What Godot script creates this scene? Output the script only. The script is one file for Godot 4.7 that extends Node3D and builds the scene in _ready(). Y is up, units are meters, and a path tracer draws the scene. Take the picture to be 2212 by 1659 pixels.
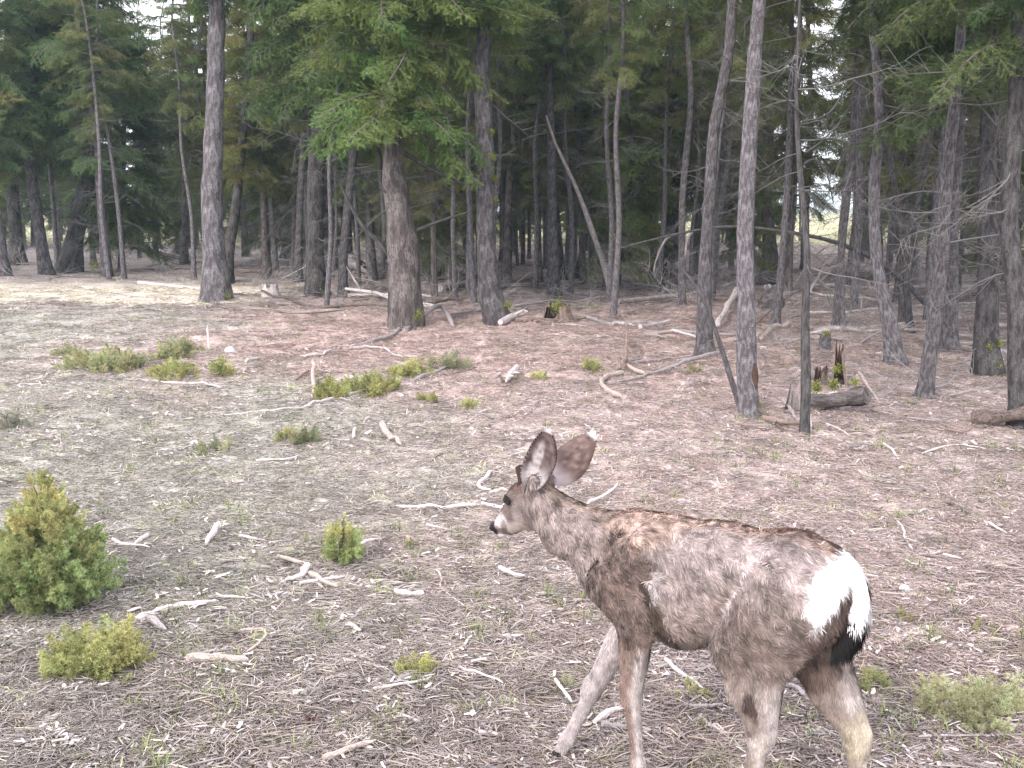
extends Node3D
# A mule deer walking past a dry conifer stand, seen from a camera strapped to a trunk. Metres, y up.

const LENS := 2372.0            # focal length in units of a 2212 x 1659 picture
const EYE := Vector3(0.0, 1.85, 0.0)
const TILT := 9.1

var mat := {}
var noise := FastNoiseLite.new()
var fine := FastNoiseLite.new()
var rough := FastNoiseLite.new()
var rng := RandomNumberGenerator.new()
var used := {}
var bough_meshes := []
var dead_meshes := []
var taken := []                 # trunk places on the ground, x z radius

# ---------------------------------------------------------------- mesh building
class Shape:
	var v := PackedVector3Array()
	var n := PackedVector3Array()
	var uv := PackedVector2Array()
	var c := PackedColorArray()
	var ix := PackedInt32Array()

	func tri(a: Vector3, b: Vector3, d: Vector3, col: Color, nn := Vector3.ZERO) -> void:
		var k := v.size()
		if nn == Vector3.ZERO:
			nn = (d - a).cross(b - a).normalized()
		v.push_back(a); v.push_back(b); v.push_back(d)
		for i in 3:
			n.push_back(nn); c.push_back(col)
		uv.push_back(Vector2(0, 0)); uv.push_back(Vector2(1, 0)); uv.push_back(Vector2(0.5, 1))
		ix.push_back(k); ix.push_back(k + 1); ix.push_back(k + 2)

	func grid(pts: Array, cols: int, closed: bool, col: Color, vscale := 1.0) -> void:
		# rows of cols points each; smooth normals from neighbours
		var rows := pts.size()
		var k := v.size()
		for r in rows:
			for s in cols:
				var p: Vector3 = pts[r][s]
				var sa: Vector3 = pts[r][(s + 1) % cols] if closed else pts[r][mini(s + 1, cols - 1)]
				var sb: Vector3 = pts[r][(s + cols - 1) % cols] if closed else pts[r][maxi(s - 1, 0)]
				var ra: Vector3 = pts[mini(r + 1, rows - 1)][s]
				var rb: Vector3 = pts[maxi(r - 1, 0)][s]
				var nn := (sa - sb).cross(ra - rb)
				v.push_back(p)
				n.push_back(nn.normalized() if nn.length() > 1e-12 else Vector3.UP)
				c.push_back(col)
				uv.push_back(Vector2(float(s) / cols, r * vscale))
		var last := cols if closed else cols - 1
		for r in rows - 1:
			for s in last:
				var a := k + r * cols + s
				var b := k + r * cols + (s + 1) % cols
				var d := a + cols
				var e := b + cols
				ix.push_back(a); ix.push_back(d); ix.push_back(b)
				ix.push_back(b); ix.push_back(d); ix.push_back(e)

	func tube(p: Array, rad: Array, sides: int, col := Color.WHITE, ns: FastNoiseLite = null, amp := 0.0, vlen := 1.0, capped := true) -> void:
		var rows := p.size()
		var k := v.size()
		var side := Vector3.ZERO
		var along := 0.0
		for r in rows:
			var t: Vector3 = (p[mini(r + 1, rows - 1)] - p[maxi(r - 1, 0)]).normalized()
			if r > 0:
				along += (p[r] - p[r - 1]).length()
			if side == Vector3.ZERO:
				side = t.cross(Vector3(0.3, 0.2, 1.0) if absf(t.z) < 0.8 else Vector3.UP).normalized()
			side = (side - t * side.dot(t)).normalized()
			var up := t.cross(side)
			for s in sides + 1:
				var a := TAU * (s % sides) / sides
				var o := side * cos(a) + up * sin(a)
				var rr: float = rad[r]
				if ns:
					var q: Vector3 = p[r] + o * rr
					rr *= 1.0 + amp * ns.get_noise_3d(q.x * 3.0, q.y * 1.0, q.z * 3.0) * 2.0
				v.push_back(p[r] + o * rr)
				n.push_back(o); c.push_back(col)
				uv.push_back(Vector2(float(s) / sides, along / vlen))
		for r in rows - 1:
			for s in sides:
				var a := k + r * (sides + 1) + s
				var d := a + sides + 1
				ix.push_back(a); ix.push_back(a + 1); ix.push_back(d)
				ix.push_back(a + 1); ix.push_back(d + 1); ix.push_back(d)
		if capped and sides > 3:
			for e in 2:
				var r := 0 if e == 0 else rows - 1
				var nn: Vector3 = (p[r] - p[1 if e == 0 else rows - 2]).normalized()
				var m := v.size()
				v.push_back(p[r] + nn * float(rad[r]) * 0.15); n.push_back(nn); c.push_back(col); uv.push_back(Vector2(0.5, 0.5))
				for s in sides:
					v.push_back(v[k + r * (sides + 1) + s]); n.push_back(nn); c.push_back(col); uv.push_back(Vector2(float(s) / sides, 0.3))
				for s in sides:
					ix.push_back(m); ix.push_back(m + 1 + s); ix.push_back(m + 1 + (s + 1) % sides)

	func into(mesh: ArrayMesh, m: Material) -> ArrayMesh:
		# turn every face so that its front (clockwise) side agrees with its normals
		for t in range(0, ix.size(), 3):
			var i := ix[t]
			var j := ix[t + 1]
			var k := ix[t + 2]
			if (v[k] - v[i]).cross(v[j] - v[i]).dot(n[i] + n[j] + n[k]) < 0.0:
				ix[t + 1] = k
				ix[t + 2] = j
		var a := []
		a.resize(Mesh.ARRAY_MAX)
		a[Mesh.ARRAY_VERTEX] = v
		a[Mesh.ARRAY_NORMAL] = n
		a[Mesh.ARRAY_TEX_UV] = uv
		a[Mesh.ARRAY_COLOR] = c
		a[Mesh.ARRAY_INDEX] = ix
		mesh.add_surface_from_arrays(Mesh.PRIMITIVE_TRIANGLES, a)
		mesh.surface_set_material(mesh.get_surface_count() - 1, m)
		return mesh

	func mesh(m: Material) -> ArrayMesh:
		return into(ArrayMesh.new(), m)


func part(called: String, mesh: Mesh, parent: Node3D, stuff := false) -> MeshInstance3D:
	var o := MeshInstance3D.new()
	o.name = called if parent != self else numbered(called)
	if parent != self:
		o.name = numbered_in(parent, called)
	o.mesh = mesh
	parent.add_child(o, true)
	if stuff:
		o.set_meta("kind", "stuff")
	return o

func numbered_in(parent: Node, called: String) -> String:
	if not parent.has_node(NodePath(called)):
		return called
	var k := 1
	while parent.has_node(NodePath("%s_%03d" % [called, k])):
		k += 1
	return "%s_%03d" % [called, k]

func numbered(called: String) -> String:
	if not used.has(called):
		used[called] = 0
		return called
	used[called] += 1
	return "%s_%03d" % [called, used[called]]

func thing(called: String, label: String, category: String, at := Vector3.ZERO, group := "") -> Node3D:
	var o := Node3D.new()
	o.name = numbered(called)
	o.position = at
	add_child(o)
	tag(o, label, category, group)
	return o

func tag(o: Node, label: String, category: String, group := "") -> void:
	o.set_meta("label", label)
	o.set_meta("category", category)
	if group:
		o.set_meta("group", group)

func swarm(called: String, mesh: Mesh, places: Array, tints: Array, parent: Node3D) -> MultiMeshInstance3D:
	var mm := MultiMesh.new()
	mm.transform_format = MultiMesh.TRANSFORM_3D
	mm.use_colors = true
	mm.mesh = mesh
	mm.instance_count = places.size()
	for i in places.size():
		mm.set_instance_transform(i, places[i])
		mm.set_instance_color(i, tints[i])
	var o := MultiMeshInstance3D.new()
	o.multimesh = mm
	o.name = numbered(called) if parent == self else numbered_in(parent, called)
	parent.add_child(o, true)
	o.set_meta("kind", "stuff")
	return o

# ---------------------------------------------------------------- places
func ray(px: float, py: float) -> Vector3:
	var p := deg_to_rad(TILT)
	var f := Vector3(0, -sin(p), -cos(p))
	var u := Vector3(0, cos(p), -sin(p))
	return f + Vector3.RIGHT * ((px - 1106.0) / LENS) - u * ((py - 829.5) / LENS)

func at(px: float, py: float, d: float) -> Vector3:
	return EYE + ray(px, py) * d

func height(x: float, z: float) -> float:
	var far := clampf((-z - 4.0) / 12.0, 0.0, 1.0)
	var h := noise.get_noise_2d(x * 0.55, z * 0.55) * 0.10 * far
	h += noise.get_noise_2d(x * 2.2 + 70.0, z * 2.2) * 0.045
	h += noise.get_noise_2d(x * 6.0, z * 6.0 + 30.0) * 0.016
	return h

func ground(px: float, py: float) -> Vector3:
	var r := ray(px, py)
	var q := EYE - r * (EYE.y / r.y)
	for i in 3:
		q = EYE - r * ((EYE.y - height(q.x, q.z)) / r.y)
	return q

func depth(px: float, py: float) -> float:
	var r := ray(px, py)
	return -(EYE.y) / r.y

func blotch(x: float, z: float, s: float, k := 0.0) -> float:
	return noise.get_noise_2d(x * s + k, z * s - k) * 0.5 + 0.5

func soil(x: float, z: float) -> Color:
	# what the ground itself is covered with: dry grass, fallen needles, moss, bleached grass in the clearing
	var dry := Color(0.325, 0.268, 0.25)
	var red := Color(0.27, 0.20, 0.178)
	var grey := Color(0.235, 0.24, 0.205)
	var duff := Color(0.20, 0.17, 0.155)
	var c := dry
	var w := blotch(x, z, 0.5, 30.0)
	var under := smoothstep(-9.5, -13.5, z + (w - 0.5) * 5.0) * smoothstep(-7.0, -3.5, x + (w - 0.5) * 4.0)
	c = c.lerp(red, under * 0.7)
	c = c.lerp(red, smoothstep(0.55, 0.75, blotch(x, z, 1.3, 12.0)) * 0.4)
	c = c.lerp(Color(0.17, 0.125, 0.105), smoothstep(0.60, 0.74, blotch(x, z, 2.6, 63.0)) * 0.6)
	var left := smoothstep(0.2, -2.6, x + (w - 0.5) * 2.0 - z * 0.10 - 1.4)
	c = c.lerp(grey, left * 0.8 * (1.0 - under))
	c = c.lerp(duff, smoothstep(-5.2, -3.6, z + (w - 0.5) * 1.5) * 0.55)
	c = c.lerp(duff, smoothstep(-18.0, -22.0, z + (w - 0.5) * 3.0) * 0.75)
	c = c.lerp(duff, smoothstep(1.0, 3.5, x + z * 0.1 + (w - 0.5) * 2.0) * 0.5)
	var pale := smoothstep(-20.8, -22.2, z + (w - 0.5)) * smoothstep(-27.5, -25.5, z + (w - 0.5) * 1.5) * smoothstep(-4.6, -6.2, x + (w - 0.5) * 1.2)
	c = c.lerp(Color(0.43, 0.395, 0.325), pale)
	var meadow := smoothstep(-52.0, -62.0, z)
	c = c.lerp(Color(0.28, 0.27, 0.16), meadow)
	return c

# ---------------------------------------------------------------- materials
func plain(called: String, col: Color, r := 0.9, vertex := false) -> StandardMaterial3D:
	var m := StandardMaterial3D.new()
	m.resource_name = called
	m.albedo_color = col.linear_to_srgb()
	m.roughness = r
	m.metallic_specular = 0.25
	m.vertex_color_use_as_albedo = vertex
	mat[called] = m
	return m

func bark_images(key: float, w: int, h: int, plates: float) -> Array:
	var im := Image.create(w, h, false, Image.FORMAT_RGB8)
	var hm := Image.create(w, h, false, Image.FORMAT_RGB8)
	for y in h:
		var fy := float(y) / h
		for x in w:
			var a := TAU * x / w
			var best := 0.0
			var patch := 0.0
			# fade two layers into one another so that the height tiles
			for l in 2:
				var vy := (fy + (1.0 if l == 1 else 0.0)) * 1.0
				var wgt := (1.0 - fy) if l == 1 else fy
				var q := Vector3(cos(a) * plates, vy * plates * 1.3 + key, sin(a) * plates)
				var crack := 1.0 - absf(rough.get_noise_3d(q.x * 9.0, q.y * 5.0, q.z * 9.0)) * 2.6
				crack = maxf(0.0, crack) ** 2
				best += wgt * (0.75 - 0.6 * crack + 0.45 * fine.get_noise_3d(q.x * 30.0, q.y * 26.0, q.z * 30.0))
				patch += wgt * rough.get_noise_3d(q.x * 1.7 + 50.0, q.y * 2.6, q.z * 1.7)
			best = clampf(best * (1.0 - 0.65 * smoothstep(0.0, -0.30, patch)), 0.0, 1.0)
			var pale := smoothstep(0.0, 0.30, patch) * 0.42
			var col := Color(0.07, 0.062, 0.06).lerp(Color(0.33, 0.305, 0.30), best).lerp(Color(0.56, 0.56, 0.55), pale * best)
			im.set_pixel(x, y, col.linear_to_srgb())
			hm.set_pixel(x, y, Color(best, best, best))
	hm.bump_map_to_normal_map(5.0)
	return [ImageTexture.create_from_image(im), ImageTexture.create_from_image(hm)]

func bark(called: String, tex: Array, tint: Color) -> void:
	var m := plain(called, tint, 0.95)
	m.albedo_texture = tex[0]
	m.normal_enabled = true
	m.normal_texture = tex[1]
	m.normal_scale = 1.0

func wood_images() -> Array:
	var w := 128
	var h := 256
	var im := Image.create(w, h, false, Image.FORMAT_RGB8)
	var hm := Image.create(w, h, false, Image.FORMAT_RGB8)
	for y in h:
		for x in w:
			var a := TAU * x / w
			var b := TAU * y / h
			var g := fine.get_noise_3d(cos(a) * 28.0, sin(a) * 28.0, cos(b) * 2.0) * 0.6 + fine.get_noise_3d(cos(a) * 60.0, sin(a) * 60.0, sin(b) * 4.0 + 40.0) * 0.5
			var p := rough.get_noise_3d(cos(a) * 3.0, sin(a) * 3.0, sin(b) * 5.0 + 9.0)
			var k := clampf(0.74 + g * 0.8 + p * 0.45, 0.10, 1.0)
			im.set_pixel(x, y, Color(k, k * 0.97, k * 0.95).linear_to_srgb())
			hm.set_pixel(x, y, Color(k, k, k))
	hm.bump_map_to_normal_map(3.0)
	return [ImageTexture.create_from_image(im), ImageTexture.create_from_image(hm)]

func soil_images() -> Array:
	var s := 1024
	var im := Image.create(s, s, false, Image.FORMAT_RGB8)
	var b := noise
	var base := FastNoiseLite.new()
	base.noise_type = FastNoiseLite.TYPE_SIMPLEX_SMOOTH
	base.frequency = 0.02
	base.fractal_octaves = 5
	var seam := base.get_seamless_image(s, s)
	for y in s:
		for x in s:
			var k := seam.get_pixel(x, y).r
			k = 0.35 + 0.75 * k
			im.set_pixel(x, y, Color(k, k, k).linear_to_srgb())
	# short fallen needles and blades: fine grain only
	for i in 16000:
		var p := Vector2(rng.randf() * s, rng.randf() * s)
		var d := Vector2.from_angle(rng.randf() * TAU)
		var l := rng.randf_range(5.0, 26.0)
		var k := rng.randf_range(0.3, 1.0)
		k = k * k * 1.1 + 0.12
		var col := Color(minf(1.0, k * 1.04), k * 0.96, k * 0.9).clamp().linear_to_srgb()
		var bend := rng.randf_range(-0.03, 0.03)
		for j in int(l):
			im.set_pixel(posmod(int(p.x), s), posmod(int(p.y), s), col)
			p += d
			d = d.rotated(bend)
	var hm := im.duplicate()
	hm.bump_map_to_normal_map(4.0)
	return [ImageTexture.create_from_image(im), ImageTexture.create_from_image(hm)]

func make_materials() -> void:
	var b1 := bark_images(3.0, 192, 384, 1.0)
	var b2 := bark_images(41.0, 192, 384, 0.7)
	bark("bark_pale", b1, Color(0.66, 0.66, 0.70))
	bark("bark_grey", b1, Color(0.48, 0.48, 0.50))
	bark("bark_brown", b2, Color(0.53, 0.495, 0.48))
	bark("bark_dark", b2, Color(0.31, 0.31, 0.31))
	var wd := wood_images()
	for q in [["wood_pale", Color(0.66, 0.615, 0.60)], ["wood_tan", Color(0.50, 0.435, 0.39)], ["wood_grey", Color(0.40, 0.37, 0.365)], ["wood_brown", Color(0.30, 0.235, 0.20)], ["wood_dark", Color(0.16, 0.13, 0.115)], ["wood_red", Color(0.095, 0.058, 0.045)]]:
		var m := plain(q[0], q[1], 0.85)
		m.albedo_texture = wd[0]
		m.normal_enabled = true
		m.normal_texture = wd[1]
		m.normal_scale = 0.8
	var sl := soil_images()
	var g := plain("soil", Color.WHITE, 1.0, true)
	g.albedo_texture = sl[0]
	g.normal_enabled = true
	g.normal_texture = sl[1]
	g.uv1_scale = Vector3(1, 1, 1)
	var nd := plain("needles", Color.WHITE, 0.75, true)
	nd.backlight_enabled = true
	nd.backlight = Color(0.45, 0.5, 0.28)
	plain("twig", Color(0.13, 0.11, 0.10), 0.95)
	plain("twig_grey", Color.WHITE, 0.95, true)
	plain("blade", Color.WHITE, 0.9, true)
	plain("moss", Color.WHITE, 1.0, true)
	var f := plain("fur", Color.WHITE, 0.85, true)
	f.rim_enabled = true
	f.rim = 0.1
	plain("hide", Color.WHITE, 0.9, true)
	plain("stone", Color(0.62, 0.62, 0.62), 0.8)
	plain("hollow", Color(0.035, 0.02, 0.015), 1.0)
	var e := plain("eye", Color(0.012, 0.009, 0.008), 0.08)
	e.metallic_specular = 0.5
	plain("nose", Color(0.018, 0.016, 0.018), 0.45)
	plain("hoof", Color(0.03, 0.026, 0.024), 0.5)
	plain("velvet", Color(0.055, 0.038, 0.033), 0.95)

# ---------------------------------------------------------------- conifers
func make_bough(seed_: int, fat: float) -> ArrayMesh:
	var r := RandomNumberGenerator.new()
	r.seed = seed_
	var w := Shape.new()
	var s := Shape.new()
	var p := []
	var rad := []
	var sway := r.randf_range(-0.12, 0.12)
	for i in 9:
		var t := i / 8.0
		p.append(Vector3(t, 0.10 * sin(t * 2.4) - 0.24 * t * t, sway * sin(t * 3.0)))
		rad.append(lerpf(0.016, 0.003, t))
	w.tube(p, rad, 4, Color.WHITE, null, 0.0, 1.0, false)
	var flip := 1.0
	var t := 0.16
	while t < 1.0:
		var k := t * 8.0
		var i := mini(int(k), 7)
		var o: Vector3 = p[i].lerp(p[i + 1], k - i)
		var ahead: Vector3 = (p[i + 1] - p[i]).normalized()
		var l := (0.40 * pow(1.0 - t, 0.75) + 0.07) * r.randf_range(0.65, 1.2)
		if t < 0.32:
			l *= 0.6
		var dir := (ahead * 0.62 + Vector3(0, r.randf_range(-0.6, 0.4), flip * r.randf_range(0.5, 1.0))).normalized()
		plume(w, s, r, o, dir, l, fat, true)
		flip = -flip
		t += r.randf_range(0.024, 0.042)
	plume(w, s, r, p[8], Vector3(0.9, -0.25, 0), 0.10, fat, true)
	var m := ArrayMesh.new()
	w.into(m, mat.twig)
	s.into(m, mat.needles)
	return m

func plume(w: Shape, s: Shape, r: RandomNumberGenerator, o: Vector3, dir: Vector3, l: float, fat: float, twigs: bool) -> void:
	var steps := maxi(3, int(l / 0.0125))
	var q := o
	var d := dir
	var pts := [o]
	var shade := r.randf_range(0.72, 1.22)
	for i in steps:
		d = (d + Vector3(0, -0.03, 0) + Vector3(r.randf_range(-1, 1), r.randf_range(-1, 1), r.randf_range(-1, 1)) * 0.08).normalized()
		q += d * (l / steps)
		pts.append(q)
		var side := d.cross(Vector3.UP).normalized()
		var lift := side.cross(d)
		for e in 3:
			var turn: float = [0.0, PI, PI * 0.5][e] + r.randf_range(-0.7, 0.7)
			var rad: Vector3 = side * cos(turn) + lift * sin(turn)
			var out: Vector3 = (d * 0.8 + rad * r.randf_range(0.55, 1.0)).normalized()
			var nl := 0.022 * fat * r.randf_range(0.7, 1.3)
			var wd: Vector3 = d * 0.0044 * fat
			var b := shade * r.randf_range(0.65, 1.35)
			var col := Color(b, b, b * r.randf_range(0.75, 1.05))
			s.tri(q - wd, q + wd, q + out * nl, col)
		if twigs and i > 1 and i % 2 == 0 and l > 0.07:
			var a := r.randf() * TAU
			var out := (d * 0.8 + side * cos(a) + lift * sin(a) * 0.8 + Vector3(0, -0.1, 0)).normalized()
			plume(w, s, r, q, out, l * 0.34 * (1.1 - float(i) / steps) + 0.04, fat, false)
	if twigs:
		w.tube([pts[0], pts[pts.size() / 2], pts[pts.size() - 1]], [0.0045, 0.003, 0.0015], 3, Color.WHITE, null, 0.0, 1.0, false)

func make_dead(seed_: int) -> ArrayMesh:
	var r := RandomNumberGenerator.new()
	r.seed = seed_
	var w := Shape.new()
	dead_twig(w, r, Vector3.ZERO, Vector3(1, 0.05, 0).normalized(), 1.0, 0.0085, 2)
	return w.mesh(mat.twig_grey)

func dead_twig(w: Shape, r: RandomNumberGenerator, o: Vector3, dir: Vector3, l: float, rad: float, deep: int) -> void:
	var p := [o]
	var rr := [rad]
	var q := o
	var d := dir
	var bend := Vector3(0, r.randf_range(-0.13, 0.04), 0)
	var n := 6 if deep > 1 else 4
	for i in n:
		d = (d + bend + Vector3(r.randf_range(-1, 1), r.randf_range(-1, 1), r.randf_range(-1, 1)) * 0.14).normalized()
		q += d * (l / n)
		p.append(q)
		rr.append(rad * (1.0 - 0.8 * (i + 1) / n))
		if deep > 0:
			for e in (2 if deep > 1 else 1):
				if r.randf() < 0.75:
					var side := d.cross(Vector3.UP).normalized() * (1.0 if r.randf() < 0.5 else -1.0)
					dead_twig(w, r, q, (d * 0.7 + side * 0.8 + Vector3(0, r.randf_range(-0.5, 0.3), 0)).normalized(), l * r.randf_range(0.22, 0.5), rad * 0.5, deep - 1)
	w.tube(p, rr, 4 if deep > 1 else 3, Color.WHITE, null, 0.0, 1.0, false)

# p: trunk centre line relative to the base, rad: radii. Fills a tree node with trunk, crown and dead twigs.
func trunk_mesh(p: Array, rad: Array, m: Material, sides := 14, flare := 0.35) -> ArrayMesh:
	var s := Shape.new()
	var q := []
	var rr := []
	for i in p.size() - 1:
		var a: Vector3 = p[i]
		var b: Vector3 = p[i + 1]
		var pa: Vector3 = p[maxi(i - 1, 0)]
		var pb: Vector3 = p[mini(i + 2, p.size() - 1)]
		var n := maxi(2, int((b - a).length() / 0.3))
		for k in n:
			var t := float(k) / n
			q.append(a.cubic_interpolate(b, pa, pb, t))
			rr.append(lerpf(rad[i], rad[i + 1], t))
	q.append(p[p.size() - 1])
	rr.append(rad[rad.size() - 1])
	var base: float = rr[0]
	q.push_front(q[0] + Vector3(0, -0.25, 0))
	rr.push_front(base)
	q.insert(2, q[1].lerp(q[2], 0.3))
	rr.insert(2, lerpf(rr[1], rr[2], 0.3))
	for i in q.size():
		var y: float = q[i].y
		rr[i] = rr[i] * (1.0 + flare * exp(-maxf(y, 0.0) / (base * 1.6)))
	s.tube(q, rr, sides, Color.WHITE, fine, 0.10, maxf(base * 5.0, 0.4))
	return s.mesh(m)

func along(p: Array, y: float) -> Vector3:
	for i in p.size() - 1:
		if p[i + 1].y >= y:
			return p[i].lerp(p[i + 1], clampf((y - p[i].y) / maxf(p[i + 1].y - p[i].y, 0.01), 0.0, 1.0))
	return p[p.size() - 1]

func crown(o: Node3D, p: Array, y0: float, y1: float, reach: float, count: int, r: RandomNumberGenerator, tint: Color, face := []) -> void:
	var place := [[], []]
	var tone := [[], []]
	for i in count:
		var f := (i + r.randf()) / count
		f = pow(f, 1.15)
		var y := lerpf(y0, y1, f)
		var a := i * 2.4 + r.randf_range(-0.5, 0.5)
		if face:
			a = r.randf_range(face[0], face[1])
		var l := reach * (pow(1.0 - f, 0.6) * 0.85 + 0.15) * r.randf_range(0.55, 1.1)
		if f < 0.15:
			l *= 0.75
		var c := along(p, y)
		var b := Basis(Vector3.UP, a) * Basis(Vector3(0, 0, 1), r.randf_range(-0.5, 0.2) + f * 0.35) * Basis(Vector3(1, 0, 0), r.randf_range(-0.6, 0.6))
		var k := r.randi() % 2
		place[k].append(Transform3D(b.scaled_local(Vector3(l, l * r.randf_range(0.8, 1.15), l)), c))
		var g := r.randf_range(0.72, 1.35)
		var warm := r.randf_range(0.85, 1.25)
		tone[k].append(Color(tint.r * g * warm, tint.g * g, tint.b * g))
	var pick := r.randi() % 3
	for k in 2:
		swarm("crown", bough_meshes[pick * 2 + k], place[k], tone[k], o)

func dead_twigs(o: Node3D, p: Array, y0: float, y1: float, l: float, count: int, r: RandomNumberGenerator) -> void:
	var place := []
	var tone := []
	for i in count:
		var y := lerpf(y0, y1, r.randf())
		var c := along(p, y)
		var b := Basis(Vector3.UP, r.randf() * TAU) * Basis(Vector3(0, 0, 1), r.randf_range(-0.5, 0.25)) * Basis(Vector3(1, 0, 0), r.randf() * TAU)
		var s := l * r.randf_range(0.4, 1.15)
		place.append(Transform3D(b.scaled_local(Vector3.ONE * s), c))
		var g := r.randf_range(0.06, 0.17)
		tone.append(Color(g, g * 0.95, g * 0.92))
	swarm("dead_twigs", dead_meshes[r.randi() % dead_meshes.size()], place, tone, o)

func moss_on(o: Node3D, called: String, spots: Array, r: RandomNumberGenerator, col := Color(0.17, 0.185, 0.05)) -> void:
	# spots: [centre, radius, count] relative to the thing
	var s := Shape.new()
	for q in spots:
		for i in int(q[2]) * 4:
			var d := Vector3(r.randfn(), r.randfn(), r.randfn()) * 0.36
			var c: Vector3 = q[0] + d * float(q[1])
			var g := r.randf_range(0.55, 1.4)
			var z: float = r.randf_range(0.006, 0.016) * clampf(float(q[1]) * 6.0, 0.7, 1.6)
			var n := Vector3(r.randfn(), r.randfn() + 0.6, r.randfn() + 0.4).normalized()
			var u := n.cross(Vector3(r.randfn(), 1, r.randfn())).normalized()
			var v := n.cross(u)
			var k := Color(col.r * g, col.g * g, col.b * g)
			s.tri(c + u * z, c + v * z, c - u * z, k, n)
			s.tri(c + u * z, c - u * z, c - v * z, k, n)
	part(called, s.mesh(mat.moss), o, true)

# ---------------------------------------------------------------- the deer
# deer axes: x forward along the back, y up, z to its right; J() takes (forward, up, left)
func J(f: float, u: float, l: float) -> Vector3:
	return Vector3(f, u, -l)

const CELL := 0.0085
const LOW := Vector3(-0.60, -0.02, -0.235)
const NX := 184
const NY := 128
const NZ := 56
var field := PackedFloat32Array()

func bone(a: Vector3, ra: float, b: Vector3, rb: float, k := 0.02, flat := 1.0) -> void:
	# a tapered capsule, its width across the body times flat, joined smoothly to what is there
	var big := maxf(ra, rb) + k + 2.0 * CELL
	var lo := (a.min(b) - Vector3.ONE * big - LOW) / CELL
	var hi := (a.max(b) + Vector3.ONE * big - LOW) / CELL
	var x0 := maxi(0, int(lo.x)); var x1 := mini(NX - 1, int(hi.x) + 1)
	var y0 := maxi(0, int(lo.y)); var y1 := mini(NY - 1, int(hi.y) + 1)
	var z0 := maxi(0, int(lo.z)); var z1 := mini(NZ - 1, int(hi.z) + 1)
	var s := Vector3(1, 1, 1.0 / flat)
	var ba := (b - a) * s
	var l2 := maxf(ba.length_squared(), 1e-9)
	for x in range(x0, x1 + 1):
		for y in range(y0, y1 + 1):
			var row := (x * NY + y) * NZ
			for z in range(z0, z1 + 1):
				var q := (LOW + Vector3(x, y, z) * CELL - a) * s
				var t := clampf(q.dot(ba) / l2, 0.0, 1.0)
				var d := (q - ba * t).length() - lerpf(ra, rb, t)
				if d > k + 0.03:
					continue
				var o := field[row + z]
				var h := maxf(k - absf(d - o), 0.0)
				field[row + z] = minf(d, o) - h * h * 0.25 / k

func skin() -> Array:
	# surface nets: one vertex in every cell that the surface crosses
	var id := PackedInt32Array()
	id.resize(NX * NY * NZ)
	id.fill(-1)
	var v := PackedVector3Array()
	var n := PackedVector3Array()
	var ix := PackedInt32Array()
	var sx := NY * NZ
	var off := [0, 1, NZ, NZ + 1, sx, sx + 1, sx + NZ, sx + NZ + 1]
	var at8 := [Vector3(0, 0, 0), Vector3(0, 0, 1), Vector3(0, 1, 0), Vector3(0, 1, 1), Vector3(1, 0, 0), Vector3(1, 0, 1), Vector3(1, 1, 0), Vector3(1, 1, 1)]
	var edges := [[0, 1], [2, 3], [4, 5], [6, 7], [0, 2], [1, 3], [4, 6], [5, 7], [0, 4], [1, 5], [2, 6], [3, 7]]
	for x in NX - 1:
		for y in NY - 1:
			var row := x * sx + y * NZ
			for z in NZ - 1:
				var g := row + z
				var f0 := field[g]
				if absf(f0) > 0.025:
					continue
				var inside := 0
				for o in off:
					if field[g + o] < 0.0:
						inside += 1
				if inside == 0 or inside == 8:
					continue
				var sum := Vector3.ZERO
				var cnt := 0
				for e in edges:
					var fa := field[g + off[e[0]]]
					var fb := field[g + off[e[1]]]
					if (fa < 0.0) != (fb < 0.0):
						sum += (at8[e[0]] as Vector3).lerp(at8[e[1]], fa / (fa - fb))
						cnt += 1
				var gr := Vector3.ZERO
				for i in 8:
					gr += ((at8[i] as Vector3) * 2.0 - Vector3.ONE) * field[g + off[i]]
				id[g] = v.size()
				v.push_back(LOW + (Vector3(x, y, z) + sum / cnt) * CELL)
				n.push_back(gr.normalized())
				if x == 0 or y == 0 or z == 0:
					continue
				# quads round the three edges that leave this cell's first corner
				for ax in 3:
					var step: int = [sx, NZ, 1][ax]
					var f1 := field[g + step]
					if (f0 < 0.0) == (f1 < 0.0):
						continue
					var u: int = [NZ, 1, sx][ax]
					var w: int = [1, sx, NZ][ax]
					var a := id[g]
					var b := id[g - u]
					var c := id[g - u - w]
					var d := id[g - w]
					if a < 0 or b < 0 or c < 0 or d < 0:
						continue
					ix.push_back(a); ix.push_back(b); ix.push_back(c)
					ix.push_back(a); ix.push_back(c); ix.push_back(d)
	return [v, n, ix]

func mixed(a: Color, b: Color, w: float) -> Color:
	return a.lerp(b, clampf(w, 0.0, 1.0))

func near(p: Vector3, c: Vector3, r: Vector3) -> float:
	# 1 inside an ellipsoid, fading to 0 at its rim
	return clampf((1.0 - ((p - c) / r).length()) * 4.0, 0.0, 1.0)

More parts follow.
